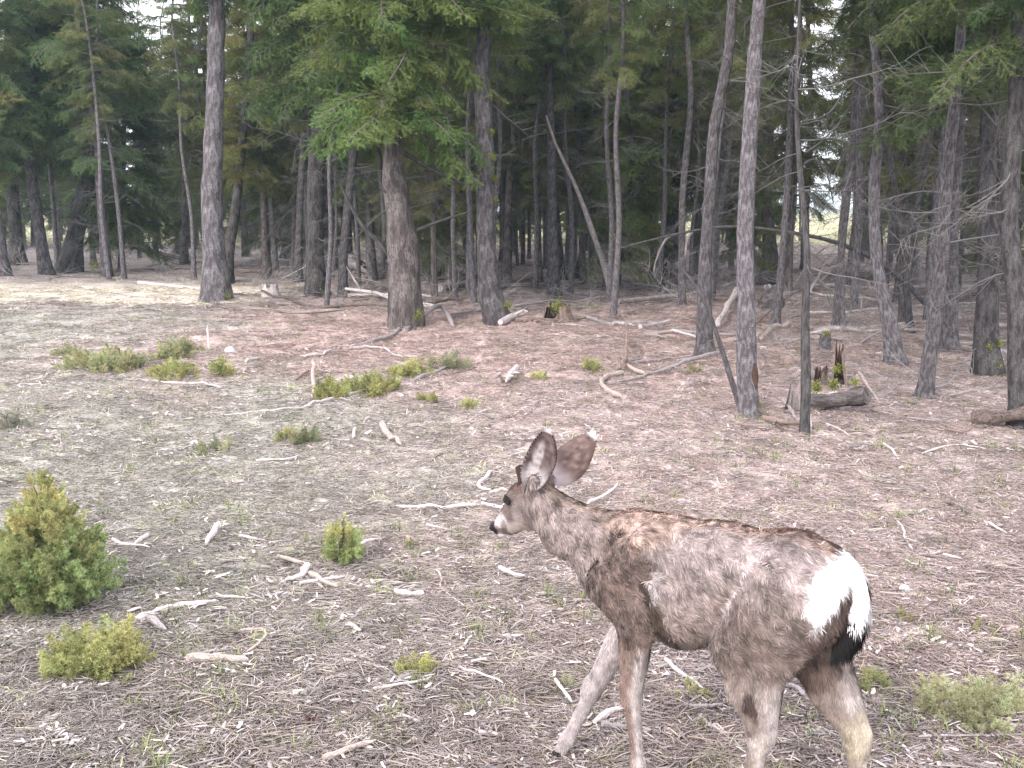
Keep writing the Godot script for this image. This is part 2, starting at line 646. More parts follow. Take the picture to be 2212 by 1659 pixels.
func coat(p: Vector3, n: Vector3) -> Color:
	# the coat's own colours: moulting greys and browns, dark shoulder, white rump
	var f := p.x
	var u := p.y
	var l := -p.z
	var al := absf(l)
	var b1 := fine.get_noise_3d(p.x * 9.0, p.y * 13.0, p.z * 9.0)
	var b2 := fine.get_noise_3d(p.x * 26.0 + 9.0, p.y * 20.0, p.z * 26.0)
	var b3 := rough.get_noise_3d(p.x * 5.0, p.y * 5.0, p.z * 5.0 + 20.0)
	var j := b1 * 0.06
	var c := Color(0.235, 0.19, 0.17)
	c = mixed(c, Color(0.325, 0.272, 0.255), smoothstep(0.66, 0.84, u + j) * smoothstep(0.34, 0.22, f + j) * 0.9)
	# haunch
	c = mixed(c, Color(0.165, 0.13, 0.113), near(p, J(-0.16, 0.70, l), Vector3(0.17, 0.17, 1)) * (0.8 + b1 * 1.3))
	c = mixed(c, Color(0.50, 0.44, 0.43), maxf(0.0, 1.0 - absf(f + 0.165 - (0.945 - u) * 0.62 + (0.945 - u) * (0.945 - u) * 0.5) / 0.020) * smoothstep(0.66, 0.72, u) * smoothstep(0.92, 0.86, u) * smoothstep(0.05, 0.08, al) * 0.9)
	# shoulder
	c = mixed(c, Color(0.135, 0.10, 0.085), near(p, J(0.285, 0.70, l), Vector3(0.150, 0.23, 1)) * smoothstep(0.03, 0.07, al) * (0.92 + b2 * 0.9))
	# belly
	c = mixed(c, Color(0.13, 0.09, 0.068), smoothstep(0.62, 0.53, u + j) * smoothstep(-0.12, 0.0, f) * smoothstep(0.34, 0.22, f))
	# dark streak behind the elbow, with a pale lock above it
	c = mixed(c, Color(0.055, 0.04, 0.03), near(p, J(0.165 + (u - 0.68) * 0.42, 0.66, l), Vector3(0.030, 0.13, 1)) * 0.9)
	c = mixed(c, Color(0.5, 0.46, 0.46), near(p, J(0.165, 0.755, l), Vector3(0.026, 0.050, 1)) * 0.45)
	# ridge of the back and withers
	var ridge := smoothstep(0.055, 0.02, al + b1 * 0.02) * smoothstep(0.80, 0.86, u) * smoothstep(0.55, 0.45, f)
	c = mixed(c, Color(0.36, 0.265, 0.22), ridge)
	c = mixed(c, Color(0.34, 0.25, 0.205), near(p, J(0.27, 0.925, l), Vector3(0.17, 0.075, 1)) * 0.85)
	# neck and throat
	var neck := smoothstep(0.36, 0.44, f + b1 * 0.05 + (u - 0.75) * 0.2) * smoothstep(0.56, 0.66, u + (f - 0.4) * -0.2)
	c = mixed(c, Color(0.265, 0.218, 0.20), neck)
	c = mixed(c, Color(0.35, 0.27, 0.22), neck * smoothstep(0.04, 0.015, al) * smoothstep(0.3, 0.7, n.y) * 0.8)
	var streak := fine.get_noise_3d((f + u * 0.7) * 38.0, (u - f * 0.7) * 7.0, l * 30.0)
	c = mixed(c, Color(0.095, 0.072, 0.065), neck * smoothstep(0.18, 0.42, streak) * 0.75)
	# head
	var head := smoothstep(0.655, 0.685, f - (u - 0.90) * 0.35)
	c = mixed(c, Color(0.19, 0.148, 0.135), head)
	c = mixed(c, Color(0.14, 0.09, 0.075), head * near(p, J(0.70, 0.955, 0), Vector3(0.06, 0.045, 0.06)))
	c = mixed(c, Color(0.38, 0.33, 0.32), near(p, J(0.705, 0.86, l), Vector3(0.022, 0.05, 1)) * 0.55 * head)
	c = mixed(c, Color(0.40, 0.34, 0.30), near(p, J(0.71, 0.805, l), Vector3(0.06, 0.028, 1)) * 0.7)
	c = mixed(c, Color(0.62, 0.57, 0.56), near(p, J(0.782, 0.825, l), Vector3(0.035, 0.03, 1)) * 0.85)
	c = mixed(c, Color(0.08, 0.06, 0.055), near(p, J(0.765, 0.80, l), Vector3(0.014, 0.035, 1)) * 0.7)
	c = mixed(c, Color(0.7, 0.66, 0.64), near(p, J(0.775, 0.765, l), Vector3(0.035, 0.014, 1)) * 0.9)
	c = mixed(c, Color(0.035, 0.03, 0.03), near(p, J(0.735, 0.905, signf(l) * 0.045), Vector3(0.026, 0.02, 0.03)))
	c = mixed(c, Color(0.02, 0.018, 0.018), near(p, J(0.815, 0.785, 0), Vector3(0.032, 0.022, 0.04)))
	# legs
	var leg := smoothstep(0.58, 0.50, u)
	c = mixed(c, Color(0.27, 0.222, 0.193), leg * (1.0 - smoothstep(-0.09, 0.02, f) * smoothstep(0.17, 0.1, f)))
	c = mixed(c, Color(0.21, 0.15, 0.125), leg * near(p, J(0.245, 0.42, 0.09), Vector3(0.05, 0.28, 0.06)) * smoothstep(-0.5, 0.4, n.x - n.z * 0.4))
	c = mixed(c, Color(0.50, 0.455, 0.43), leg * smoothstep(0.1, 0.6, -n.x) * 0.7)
	c = mixed(c, Color(0.46, 0.41, 0.40), leg * smoothstep(0.30, 0.36, f) * 0.8)
	c = mixed(c, Color(0.075, 0.055, 0.05), near(p, J(-0.152, 0.455, 0.11), Vector3(0.026, 0.105, 0.06)) * (0.9 + b1))
	c = mixed(c, Color(0.40, 0.355, 0.265), near(p, J(-0.40, 0.37, -0.08), Vector3(0.06, 0.10, 0.08)) * 0.85)
	c = mixed(c, Color(0.50, 0.45, 0.40), near(p, J(-0.18, 0.35, 0.09), Vector3(0.05, 0.05, 0.06)) * 0.7)
	c = mixed(c, Color(0.12, 0.085, 0.07), near(p, J(-0.26, 0.56, -0.05), Vector3(0.09, 0.09, 0.05)) * 0.8)
	# mottling of the shed winter coat
	var b4 := fine.get_noise_3d(p.x * 44.0, p.y * 34.0, p.z * 44.0)
	var sh := near(p, J(0.285, 0.70, l), Vector3(0.160, 0.25, 1))
	var m := 1.0 + b1 * 0.38 + b2 * lerpf(0.62, 0.95, sh) + b4 * lerpf(0.5, 0.9, sh) + b3 * 0.15
	m = lerpf(m, 1.0 + b2 * 0.3, maxf(head, leg * 0.5)) * 0.85
	c = Color(c.r * m, c.g * m, c.b * m)
	# white rump
	var e := Vector2((f + 0.410) / 0.132, (u - 0.825) / 0.132).length() + b1 * 0.12 + b2 * 0.10
	c = mixed(c, Color(0.93, 0.93, 0.93), (1.0 - e) * 5.0)
	# the dark cleft between buttock and tail
	var cleft := smoothstep(0.75, 0.90, u)
	c = mixed(c, Color(0.10, 0.075, 0.065), smoothstep(lerpf(0.138, 0.045, cleft), lerpf(0.118, 0.025, cleft), absf(l - 0.005)) * smoothstep(0.87, 0.83, u) * smoothstep(0.58, 0.66, u) * smoothstep(-0.26, -0.30, f))
	return Color(maxf(c.r, 0.01), maxf(c.g, 0.01), maxf(c.b, 0.01))

func flow(p: Vector3) -> Vector3:
	# the way the hair lies: back and down, down the legs, from the nose over the head
	var d := Vector3(-0.75, -0.55, 0)
	d = d.lerp(Vector3(-0.05, -1, 0), smoothstep(0.64, 0.52, p.y))
	d = d.lerp(Vector3(-0.55, -0.75, 0), smoothstep(0.38, 0.48, p.x) * smoothstep(0.6, 0.7, p.y))
	d = d.lerp(Vector3(-0.9, 0.25, 0), smoothstep(0.66, 0.72, p.x))
	d = d.lerp(Vector3(-0.2, -1, 0), smoothstep(-0.28, -0.36, p.x))
	var w := 0.85 * smoothstep(0.50, 0.62, p.y) * smoothstep(0.66, 0.5, p.x)
	d += w * Vector3(rough.get_noise_3d(p.x * 22.0, p.y * 22.0, p.z * 22.0), rough.get_noise_3d(p.x * 22.0 + 60.0, p.y * 22.0, p.z * 22.0), rough.get_noise_3d(p.x * 22.0, p.y * 22.0 + 60.0, p.z * 22.0)) * 1.6
	return d

func hair_length(p: Vector3) -> float:
	var l := 0.026
	l = lerpf(l, 0.010, smoothstep(0.66, 0.72, p.x))
	l = lerpf(l, 0.014, smoothstep(0.52, 0.42, p.y))
	l = lerpf(l, 0.040, smoothstep(-0.32, -0.40, p.x) * smoothstep(0.60, 0.68, p.y))
	return l

func make_fur(v: PackedVector3Array, n: PackedVector3Array, ix: PackedInt32Array, per_m2: float) -> Shape:
	var s := Shape.new()
	var r := RandomNumberGenerator.new()
	r.seed = 77
	var carry := 0.0
	for t in range(0, ix.size(), 3):
		var a := v[ix[t]]
		var b := v[ix[t + 1]]
		var c := v[ix[t + 2]]
		if a.y < 0.05:
			continue
		carry += (b - a).cross(c - a).length() * 0.5 * per_m2
		while carry > 1.0:
			carry -= 1.0
			var x := sqrt(r.randf())
			var y := r.randf()
			var p := a * (1.0 - x) + b * (x * (1.0 - y)) + c * (x * y)
			var nn := (n[ix[t]] + n[ix[t + 1]] + n[ix[t + 2]]).normalized()
			if p.distance_to(J(0.812, 0.785, 0)) < 0.026 or p.distance_to(J(0.731, 0.907, 0.045 * signf(-p.z))) < 0.017:
				continue
			strand(s, r, p, nn, flow(p), hair_length(p), coat(p, nn))
	return s

func strand(s: Shape, r: RandomNumberGenerator, p: Vector3, nn: Vector3, d: Vector3, l: float, col: Color, w := 0.0016) -> void:
	d += Vector3(r.randf_range(-1, 1), r.randf_range(-1, 1), r.randf_range(-1, 1)) * 0.22
	d = (d - nn * d.dot(nn)).normalized()
	l *= r.randf_range(0.6, 1.3)
	var side := d.cross(nn).normalized() * w * r.randf_range(0.7, 1.5)
	var lift := r.randf_range(0.05, 0.24)
	var mid := p + d * l * 0.55 + nn * l * lift * 0.75 - nn * 0.001
	var tip := p + d * l + nn * l * lift * 0.9
	var g := r.randf_range(0.72, 1.30)
	var c := Color(minf(col.r * g, 0.95), minf(col.g * g, 0.95), minf(col.b * g, 0.95))
	var sn := (nn + side.normalized() * r.randf_range(-0.4, 0.4) - d * 0.2).normalized()
	var root := p - nn * 0.002
	s.tri(root - side, root + side, mid + side * 0.8, c, sn)
	s.tri(root - side, mid + side * 0.8, tip, c, sn)

func make_ear(o: Node3D, fur: Shape, base: Vector3, tip: Vector3, face: Vector3, width: float, seed_: int) -> void:
	var r := RandomNumberGenerator.new()
	r.seed = seed_
	var up := (tip - base).normalized()
	var len_ := (tip - base).length()
	face = (face - up * face.dot(up)).normalized()
	var side := up.cross(face)
	var s := Shape.new()
	var rows := 18
	var cols := 13
	for sheet in 2:
		var k := s.v.size()
		for i in rows + 1:
			var t := float(i) / rows
			var w := width * 0.5 * pow(sin(PI * pow(clampf(t * 0.95 + 0.05, 0, 1), 0.80)), 0.72)
			if t < 0.25:
				w = maxf(w, width * lerpf(0.20, 0.36, t / 0.25))
			for j in cols + 1:
				var x := float(j) / cols * 2.0 - 1.0
				var curl := lerpf(1.9, 0.75, smoothstep(0.0, 0.55, t))
				var ang := x * curl
				var q := base + up * len_ * t + side * sin(ang) / sin(minf(curl, 1.5)) * w + face * (1.0 - cos(ang)) * w * 0.85
				var nn := (face * cos(ang) - side * sin(ang)).normalized()
				q -= face * 0.03 * sin(t * PI)
				var edge := maxf(smoothstep(0.72, 0.98, absf(x)), smoothstep(0.90, 0.97, t))
				var b := fine.get_noise_3d(q.x * 40.0, q.y * 40.0, q.z * 40.0)
				var col: Color
				if sheet == 0:
					q += nn * 0.0022
					col = Color(0.075, 0.052, 0.048)
					col = mixed(col, Color(0.20, 0.16, 0.155), 0.3 + b)
					col = mixed(col, Color(0.50, 0.46, 0.46), (0.75 + b) * smoothstep(-0.02, 0.12, x * signf(side.x)) * smoothstep(0.62, 0.45, x * signf(side.x)) * smoothstep(0.75, 0.5, t))
					col = mixed(col, Color(0.66, 0.62, 0.62), smoothstep(0.32, 0.08, t) * 0.9)
					col = mixed(col, Color(0.05, 0.035, 0.03), smoothstep(0.75, 0.95, absf(x)) * smoothstep(0.35, 0.6, t))
				else:
					q -= nn * 0.0022
					nn = -nn
					col = Color(0.155, 0.112, 0.10) * (1.0 + b * 0.9)
					col = mixed(col, Color(0.42, 0.37, 0.37), smoothstep(0.34, 0.12, t + b * 0.1))
					col = mixed(col, Color(0.11, 0.075, 0.065), edge * 0.8)
				col = mixed(col, Color(0.85, 0.80, 0.78), smoothstep(0.90, 0.96, t) * 0.95)
				col.a = 1.0
				s.v.push_back(q); s.n.push_back(nn); s.c.push_back(col); s.uv.push_back(Vector2(x, t))
				if r.randf() < 0.75 and t < 0.97:
					var hl := 0.010 if sheet == 1 else (0.022 if col.r > 0.45 else 0.009)
					strand(fur, r, q, nn, up + side * x * 0.2, hl, col, 0.0013)
				if absf(x) > 0.99 and t > 0.1:
					for z in 2:
						strand(fur, r, q, (side * x).normalized(), up + face * 0.4, 0.010, Color(0.5, 0.44, 0.40), 0.0012)
		for i in rows:
			for j in cols:
				var a := k + i * (cols + 1) + j
				var d := a + cols + 1
				s.ix.push_back(a); s.ix.push_back(a + 1); s.ix.push_back(d)
				s.ix.push_back(a + 1); s.ix.push_back(d + 1); s.ix.push_back(d)
	# rim that closes the two sheets
	var half := (rows + 1) * (cols + 1)
	for i in rows:
		for j in [0, cols]:
			var a: int = i * (cols + 1) + j
			var b: int = a + cols + 1
			for q in [a, b, a + half, b, b + half, a + half]:
				s.ix.push_back(q)
	part("ear", s.mesh(mat.hide), o)

func make_deer() -> void:
	var at0 := Vector3(0.612, height(0.61, -3.07), -3.075)
	var o := thing("mule_deer", "young mule deer with a patchy moulting coat, white rump and velvet antler buds, walking left", "deer", at0)
	o.rotation.y = deg_to_rad(145.0)
	var foot := -0.01
	field.resize(NX * NY * NZ)
	field.fill(1.0)
	# trunk
	bone(J(0.243, 0.805, 0), 0.118, J(0.0, 0.805, 0), 0.126, 0.05, 0.80)
	bone(J(0.0, 0.805, 0), 0.126, J(-0.223, 0.822, 0), 0.122, 0.05, 0.86)
	bone(J(-0.223, 0.822, 0), 0.120, J(-0.305, 0.815, 0), 0.088, 0.05, 0.95)
	for s in [1.0, -1.0]:
		bone(J(-0.290, 0.830, 0.062 * s), 0.070, J(-0.305, 0.745, 0.070 * s), 0.070, 0.02)
	bone(J(0.285, 0.700, 0), 0.120, J(0.115, 0.680, 0), 0.124, 0.06, 0.86)
	bone(J(0.115, 0.680, 0), 0.124, J(-0.075, 0.715, 0), 0.098, 0.06, 0.95)
	bone(J(0.39, 0.705, 0), 0.078, J(0.285, 0.70, 0), 0.11, 0.05, 0.9)
	bone(J(0.28, 0.875, 0), 0.045, J(0.14, 0.875, 0), 0.045, 0.05)
	# neck
	bone(J(0.345, 0.790, 0), 0.125, J(0.535, 0.835, 0), 0.088, 0.06, 0.68)
	bone(J(0.535, 0.835, 0), 0.088, J(0.64, 0.905, 0), 0.070, 0.03, 0.72)
	# head
	bone(J(0.650, 0.925, 0), 0.052, J(0.705, 0.908, 0), 0.050, 0.02, 0.88)
	bone(J(0.705, 0.905, 0), 0.046, J(0.785, 0.812, 0), 0.024, 0.02, 0.86)
	bone(J(0.785, 0.812, 0), 0.023, J(0.806, 0.789, 0), 0.019, 0.012, 1.0)
	bone(J(0.665, 0.862, 0), 0.044, J(0.745, 0.805, 0), 0.024, 0.03, 0.75)
	bone(J(0.745, 0.803, 0), 0.020, J(0.792, 0.772, 0), 0.013, 0.015, 0.9)
	for s in [1.0, -1.0]:
		bone(J(0.715, 0.925, 0.036 * s), 0.017, J(0.745, 0.905, 0.034 * s), 0.013, 0.012)   # brow
		bone(J(0.640, 0.965, 0.036 * s), 0.024, J(0.630, 0.985, 0.046 * s), 0.021, 0.02)    # ear root
		bone(J(0.690, 0.955, 0.026 * s), 0.013, J(0.692, 0.972, 0.028 * s), 0.010, 0.015)   # antler root
	# shoulder blades and near foreleg, straight under the body
	bone(J(0.215, 0.845, 0.072), 0.062, J(0.330, 0.715, 0.078), 0.072, 0.02, 0.82)
	bone(J(0.330, 0.715, 0.078), 0.070, J(0.228, 0.622, 0.082), 0.062, 0.018, 0.85)
	bone(J(0.232, 0.625, 0.082), 0.056, J(0.246, 0.395, 0.080), 0.033, 0.03)
	bone(J(0.250, 0.400, 0.080), 0.035, J(0.248, 0.368, 0.080), 0.033, 0.010)
	bone(J(0.244, 0.365, 0.080), 0.025, J(0.222, 0.165, 0.076), 0.0185, 0.015)
	bone(J(0.222, 0.165, 0.076), 0.023, J(0.222, 0.145, 0.076), 0.023, 0.012)
	bone(J(0.222, 0.150, 0.076), 0.021, J(0.250, 0.062 + foot, 0.075), 0.021, 0.012)
	# far foreleg, stretched forward
	bone(J(0.235, 0.845, -0.072), 0.062, J(0.345, 0.700, -0.078), 0.072, 0.035, 0.75)
	bone(J(0.345, 0.700, -0.075), 0.068, J(0.315, 0.590, -0.075), 0.060, 0.03, 0.8)
	bone(J(0.315, 0.590, -0.075), 0.052, J(0.458, 0.300, -0.060), 0.032, 0.03)
	bone(J(0.462, 0.306, -0.060), 0.034, J(0.474, 0.278, -0.060), 0.032, 0.010)
	bone(J(0.470, 0.275, -0.060), 0.024, J(0.553, 0.095, -0.052), 0.0195, 0.015)
	bone(J(0.553, 0.100, -0.052), 0.024, J(0.560, 0.085, -0.052), 0.024, 0.012)
	bone(J(0.560, 0.085, -0.052), 0.021, J(0.590, 0.035 + foot, -0.050), 0.021, 0.012)
	# near hind leg, coming forward under the belly
	bone(J(-0.225, 0.815, 0.060), 0.100, J(-0.160, 0.700, 0.080), 0.098, 0.025, 0.76)
	bone(J(-0.160, 0.700, 0.080), 0.098, J(-0.090, 0.610, 0.086), 0.070, 0.02, 0.78)
	bone(J(-0.300, 0.790, 0.055), 0.085, J(-0.210, 0.620, 0.080), 0.062, 0.05, 0.75)
	bone(J(-0.100, 0.610, 0.086), 0.068, J(-0.128, 0.500, 0.084), 0.056, 0.04, 0.85)
	bone(J(-0.128, 0.500, 0.084), 0.056, J(-0.162, 0.385, 0.080), 0.038, 0.03, 0.8)
	bone(J(-0.190, 0.600, 0.080), 0.045, J(-0.186, 0.372, 0.080), 0.020, 0.05)
	bone(J(-0.164, 0.385, 0.080), 0.036, J(-0.170, 0.355, 0.080), 0.033, 0.015)
	bone(J(-0.166, 0.355, 0.080), 0.029, J(-0.130, 0.125, 0.078), 0.022, 0.02)
	bone(J(-0.130, 0.125, 0.078), 0.024, J(-0.128, 0.105, 0.078), 0.024, 0.012)
	bone(J(-0.128, 0.105, 0.078), 0.022, J(-0.090, 0.045 + foot, 0.077), 0.022, 0.012)
	# far hind leg, pushing off behind
	bone(J(-0.260, 0.800, -0.060), 0.100, J(-0.250, 0.690, -0.080), 0.092, 0.05, 0.72)
	bone(J(-0.320, 0.780, -0.060), 0.075, J(-0.300, 0.620, -0.080), 0.058, 0.05, 0.75)
	bone(J(-0.250, 0.690, -0.080), 0.092, J(-0.232, 0.590, -0.082), 0.070, 0.04, 0.75)
	bone(J(-0.236, 0.590, -0.082), 0.072, J(-0.312, 0.470, -0.082), 0.055, 0.03, 0.8)
	bone(J(-0.312, 0.470, -0.082), 0.055, J(-0.385, 0.368, -0.080), 0.038, 0.03, 0.8)
	bone(J(-0.330, 0.540, -0.082), 0.040, J(-0.408, 0.362, -0.080), 0.020, 0.04)
	bone(J(-0.388, 0.365, -0.080), 0.037, J(-0.395, 0.335, -0.080), 0.034, 0.015)
	bone(J(-0.392, 0.335, -0.080), 0.030, J(-0.405, 0.120, -0.080), 0.022, 0.02)
	bone(J(-0.405, 0.120, -0.080), 0.024, J(-0.400, 0.105, -0.080), 0.024, 0.012)
	bone(J(-0.400, 0.105, -0.080), 0.022, J(-0.365, 0.045 + foot, -0.080), 0.022, 0.012)
	var q := skin()
	var v: PackedVector3Array = q[0]
	var n: PackedVector3Array = q[1]
	var s := Shape.new()
	s.v = v
	s.n = n
	s.ix = q[2]
	s.uv.resize(v.size())
	s.c.resize(v.size())
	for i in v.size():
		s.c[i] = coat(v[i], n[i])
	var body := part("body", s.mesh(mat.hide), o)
	var fur := make_fur(v, n, q[2], 75000.0)
	make_ear(o, fur, J(0.634, 0.972, 0.046), J(0.550, 1.172, 0.085), J(-0.30, 0.10, 0.95), 0.098, 5)
	make_ear(o, fur, J(0.612, 0.965, -0.042), J(0.492, 1.135, -0.100), J(0.25, 0.15, -0.95), 0.112, 6)
	# tail: white rope with a black tip
	var ts := Shape.new()
	var tp := []
	var tr := []
	for i in 11:
		var t := i / 10.0
		tp.append(J(lerpf(-0.360, -0.372, t) - 0.034 * sin(t * PI), lerpf(0.895, 0.665, t), 0.052 * smoothstep(0.1, 1.0, t)))
		tr.append((0.022 + 0.012 * sin(clampf(t * 1.1, 0, 1) * PI)) * (1.0 if t < 0.95 else 0.7))
	ts.tube(tp, tr, 12, Color(0.9, 0.9, 0.9))
	var tail := part("tail", null, o)
	var r := RandomNumberGenerator.new()
	r.seed = 12
	var tf := Shape.new()
	for i in ts.v.size():
		var yy := ts.v[i].y
		ts.c[i] = Color(0.92, 0.92, 0.92) if yy > 0.755 else Color(0.015, 0.014, 0.014)
	for i in 5200:
		var t := pow(r.randf(), 0.9)
		var k := t * 10.0
		var j := mini(int(k), 9)
		var a := r.randf() * TAU
		var nn := Vector3(cos(a), 0, sin(a))
		var p: Vector3 = (tp[j] as Vector3).lerp(tp[j + 1], k - j) + nn * lerpf(tr[j], tr[j + 1], k - j)
		var dark := p.y + r.randf_range(-0.02, 0.02) < 0.755
		strand(tf, r, p, nn, Vector3(0, -1, 0), 0.045, Color(0.015, 0.014, 0.014) if dark else Color(0.92, 0.92, 0.92), 0.0016)
	var tm := ts.mesh(mat.hide)
	tail.mesh = tf.into(tm, mat.fur)
	# soles, eyes, nose, buds
	for h in [[J(0.262, 0.0, 0.075), 0.0], [J(0.602, -0.008, -0.050), 0.0], [J(-0.074, 0.0, 0.077), 0.0], [J(-0.348, 0.0, -0.080), 0.0]]:
		var hs := Shape.new()
		for e in [-1.0, 1.0]:
			var rows := []
			for i in 5:
				var t := i / 4.0
				var ring := []
				for k in 10:
					var a := TAU * k / 10.0
					var lx := lerpf(0.034, 0.016, t)
					var fx: float = cos(a) * lx + (1.0 - t) * 0.010 - t * 0.018
					ring.append((h[0] as Vector3) + Vector3(fx, t * 0.058 - 0.005, sin(a) * lerpf(0.013, 0.011, t) + e * 0.0125))
				rows.append(ring)
			hs.grid(rows, 10, true, Color.WHITE)
		part("hoof", hs.mesh(mat.hoof), o)
	for e in [1.0, -1.0]:
		var es := Shape.new()
		es.tube(ball(J(0.733, 0.907, 0.0425 * e), 0.0135, 8)[0], ball(Vector3.ZERO, 0.0135, 8)[1], 12)
		part("eye", es.mesh(mat.eye), o)
	var ns := Shape.new()
	ns.tube([J(0.793, 0.800, 0), J(0.806, 0.800, 0), J(0.818, 0.792, 0), J(0.824, 0.783, 0), J(0.823, 0.776, 0)], [0.006, 0.017, 0.0185, 0.014, 0.005], 14)
	part("nose", ns.mesh(mat.nose), o)
	for e in [1.0, -1.0]:
		var bs := Shape.new()
		var bp := []
		var br := []
		for i in 9:
			var t := i / 8.0
			bp.append(J(0.692 - 0.004 * t, 0.962 + 0.066 * t, (0.028 + 0.010 * t) * e))
			br.append(0.0105 + 0.0055 * smoothstep(0.3, 0.8, t) - 0.011 * smoothstep(0.88, 1.0, t))
		bs.tube(bp, br, 12, Color.WHITE, fine, 0.05)
		part("antler_bud", bs.mesh(mat.velvet), o)
	part("fur", fur.mesh(mat.fur), o, true)

func ball(c: Vector3, r: float, n: int) -> Array:
	var p := []
	var q := []
	for i in n + 1:
		var a := PI * i / n
		p.append(c + Vector3(0, -cos(a) * r, 0))
		q.append(maxf(sin(a) * r, 0.0002))
	return [p, q]

# ---------------------------------------------------------------- trees that stand out
# stem: [px, py, width] from the foot up, as seen from the camera, all at the distance of the foot
func tree(called: String, label: String, category: String, stem: Array, m: String, opt := {}) -> Node3D:
	var r := RandomNumberGenerator.new()
	r.seed = hash(label)
	var foot := ground(stem[0][0], stem[0][1])
	var o := thing(called, label, category, foot, opt.get("group", ""))
	var f := ray(1106.0, 829.5)
	var d := (foot - EYE).dot(f)
	var lean: float = opt.get("lean", 0.0)
	var p := []
	var rad := []
	for i in stem.size():
		var q := Vector3.ZERO
		if i:
			q = at(stem[i][0], stem[i][1], d) - foot
			q.z += lean * q.y + r.randf_range(-0.06, 0.06)
		p.append(q)
		rad.append(float(stem[i][2]) * 0.5 * d / LENS)
	var h: float = opt.get("h", 14.0)
	var k := p.size()
	if h > 0.0 and p[k - 1].y < h:
		var dir: Vector3 = (p[k - 1] - p[k - 2]).normalized()
		dir = (dir + Vector3.UP * 2.0).normalized()
		var y0: float = p[k - 1].y
		p.append(p[k - 1] + dir * (h - y0) * 0.5)
		p.append(p[k] + Vector3(r.randf_range(-0.2, 0.2), (h - y0) * 0.5, r.randf_range(-0.2, 0.2)))
		rad.append(rad[k - 1] * 0.6)
		rad.append(0.02)
	part("trunk", trunk_mesh(p, rad, mat[m], opt.get("sides", 16), opt.get("flare", 0.55)), o)
	taken.append(Vector3(foot.x, foot.z, float(rad[0]) + 0.25))
	if opt.has("crown"):
		var c: Array = opt.crown
		crown(o, p, c[0], p[p.size() - 1].y * 0.98, c[1], c[2], r, c[3] if c.size() > 3 else Color(0.075, 0.115, 0.040), c[4] if c.size() > 4 else [])
	if opt.has("dead"):
		var c: Array = opt.dead
		dead_twigs(o, p, c[0], c[1], c[2], c[3], r)
	if opt.has("limbs"):
		# single bare limbs: [px, py, width] lines at the tree's distance
		for l in opt.limbs:
			var s := Shape.new()
			var lp := []
			var lr := []
			for i in l.size():
				lp.append(at(l[i][0], l[i][1], d + (l[i][3] if l[i].size() > 3 else 0.0)) - foot)
				lr.append(float(l[i][2]) * 0.5 * d / LENS)
			s.tube(curve(lp, 4), ease_list(lr, 4), 8, Color.WHITE, fine, 0.1, 0.5)
			part("limb", s.mesh(mat[opt.get("limb_mat", "bark_dark")]), o)
	if opt.has("moss"):
		var spots := []
		for q in opt.moss:
			spots.append([at(q[0], q[1], d - float(rad[0]) * 0.8) - foot, float(q[2]) * d / LENS, q[3]])
		moss_on(o, "moss", spots, r)
	if opt.has("scar"):
		var q: Array = opt.scar
		var s := Shape.new()
		var lp := []
		var lr := []
		for i in 7:
			var t := i / 6.0
			lp.append(at(lerpf(q[0], q[2], t), lerpf(q[1], q[3], t), d - float(rad[0]) * 0.72) - foot)
			lr.append(maxf(0.004, sin(t * PI) * float(q[4]) * 0.5 * d / LENS))
		s.tube(lp, lr, 10, Color.WHITE, fine, 0.2, 0.3)
		part("bark_scar", s.mesh(mat.wood_red), o).set_meta("label", "reddish brown scar where the bark is gone")
	return o

func curve(p: Array, n: int) -> Array:
	var q := []
	for i in p.size() - 1:
		for k in n:
			q.append((p[i] as Vector3).cubic_interpolate(p[i + 1], p[maxi(i - 1, 0)], p[mini(i + 2, p.size() - 1)], float(k) / n))
	q.append(p[p.size() - 1])
	return q

func ease_list(p: Array, n: int) -> Array:
	var q := []
	for i in p.size() - 1:
		for k in n:
			q.append(lerpf(p[i], p[i + 1], float(k) / n))
	q.append(p[p.size() - 1])
	return q

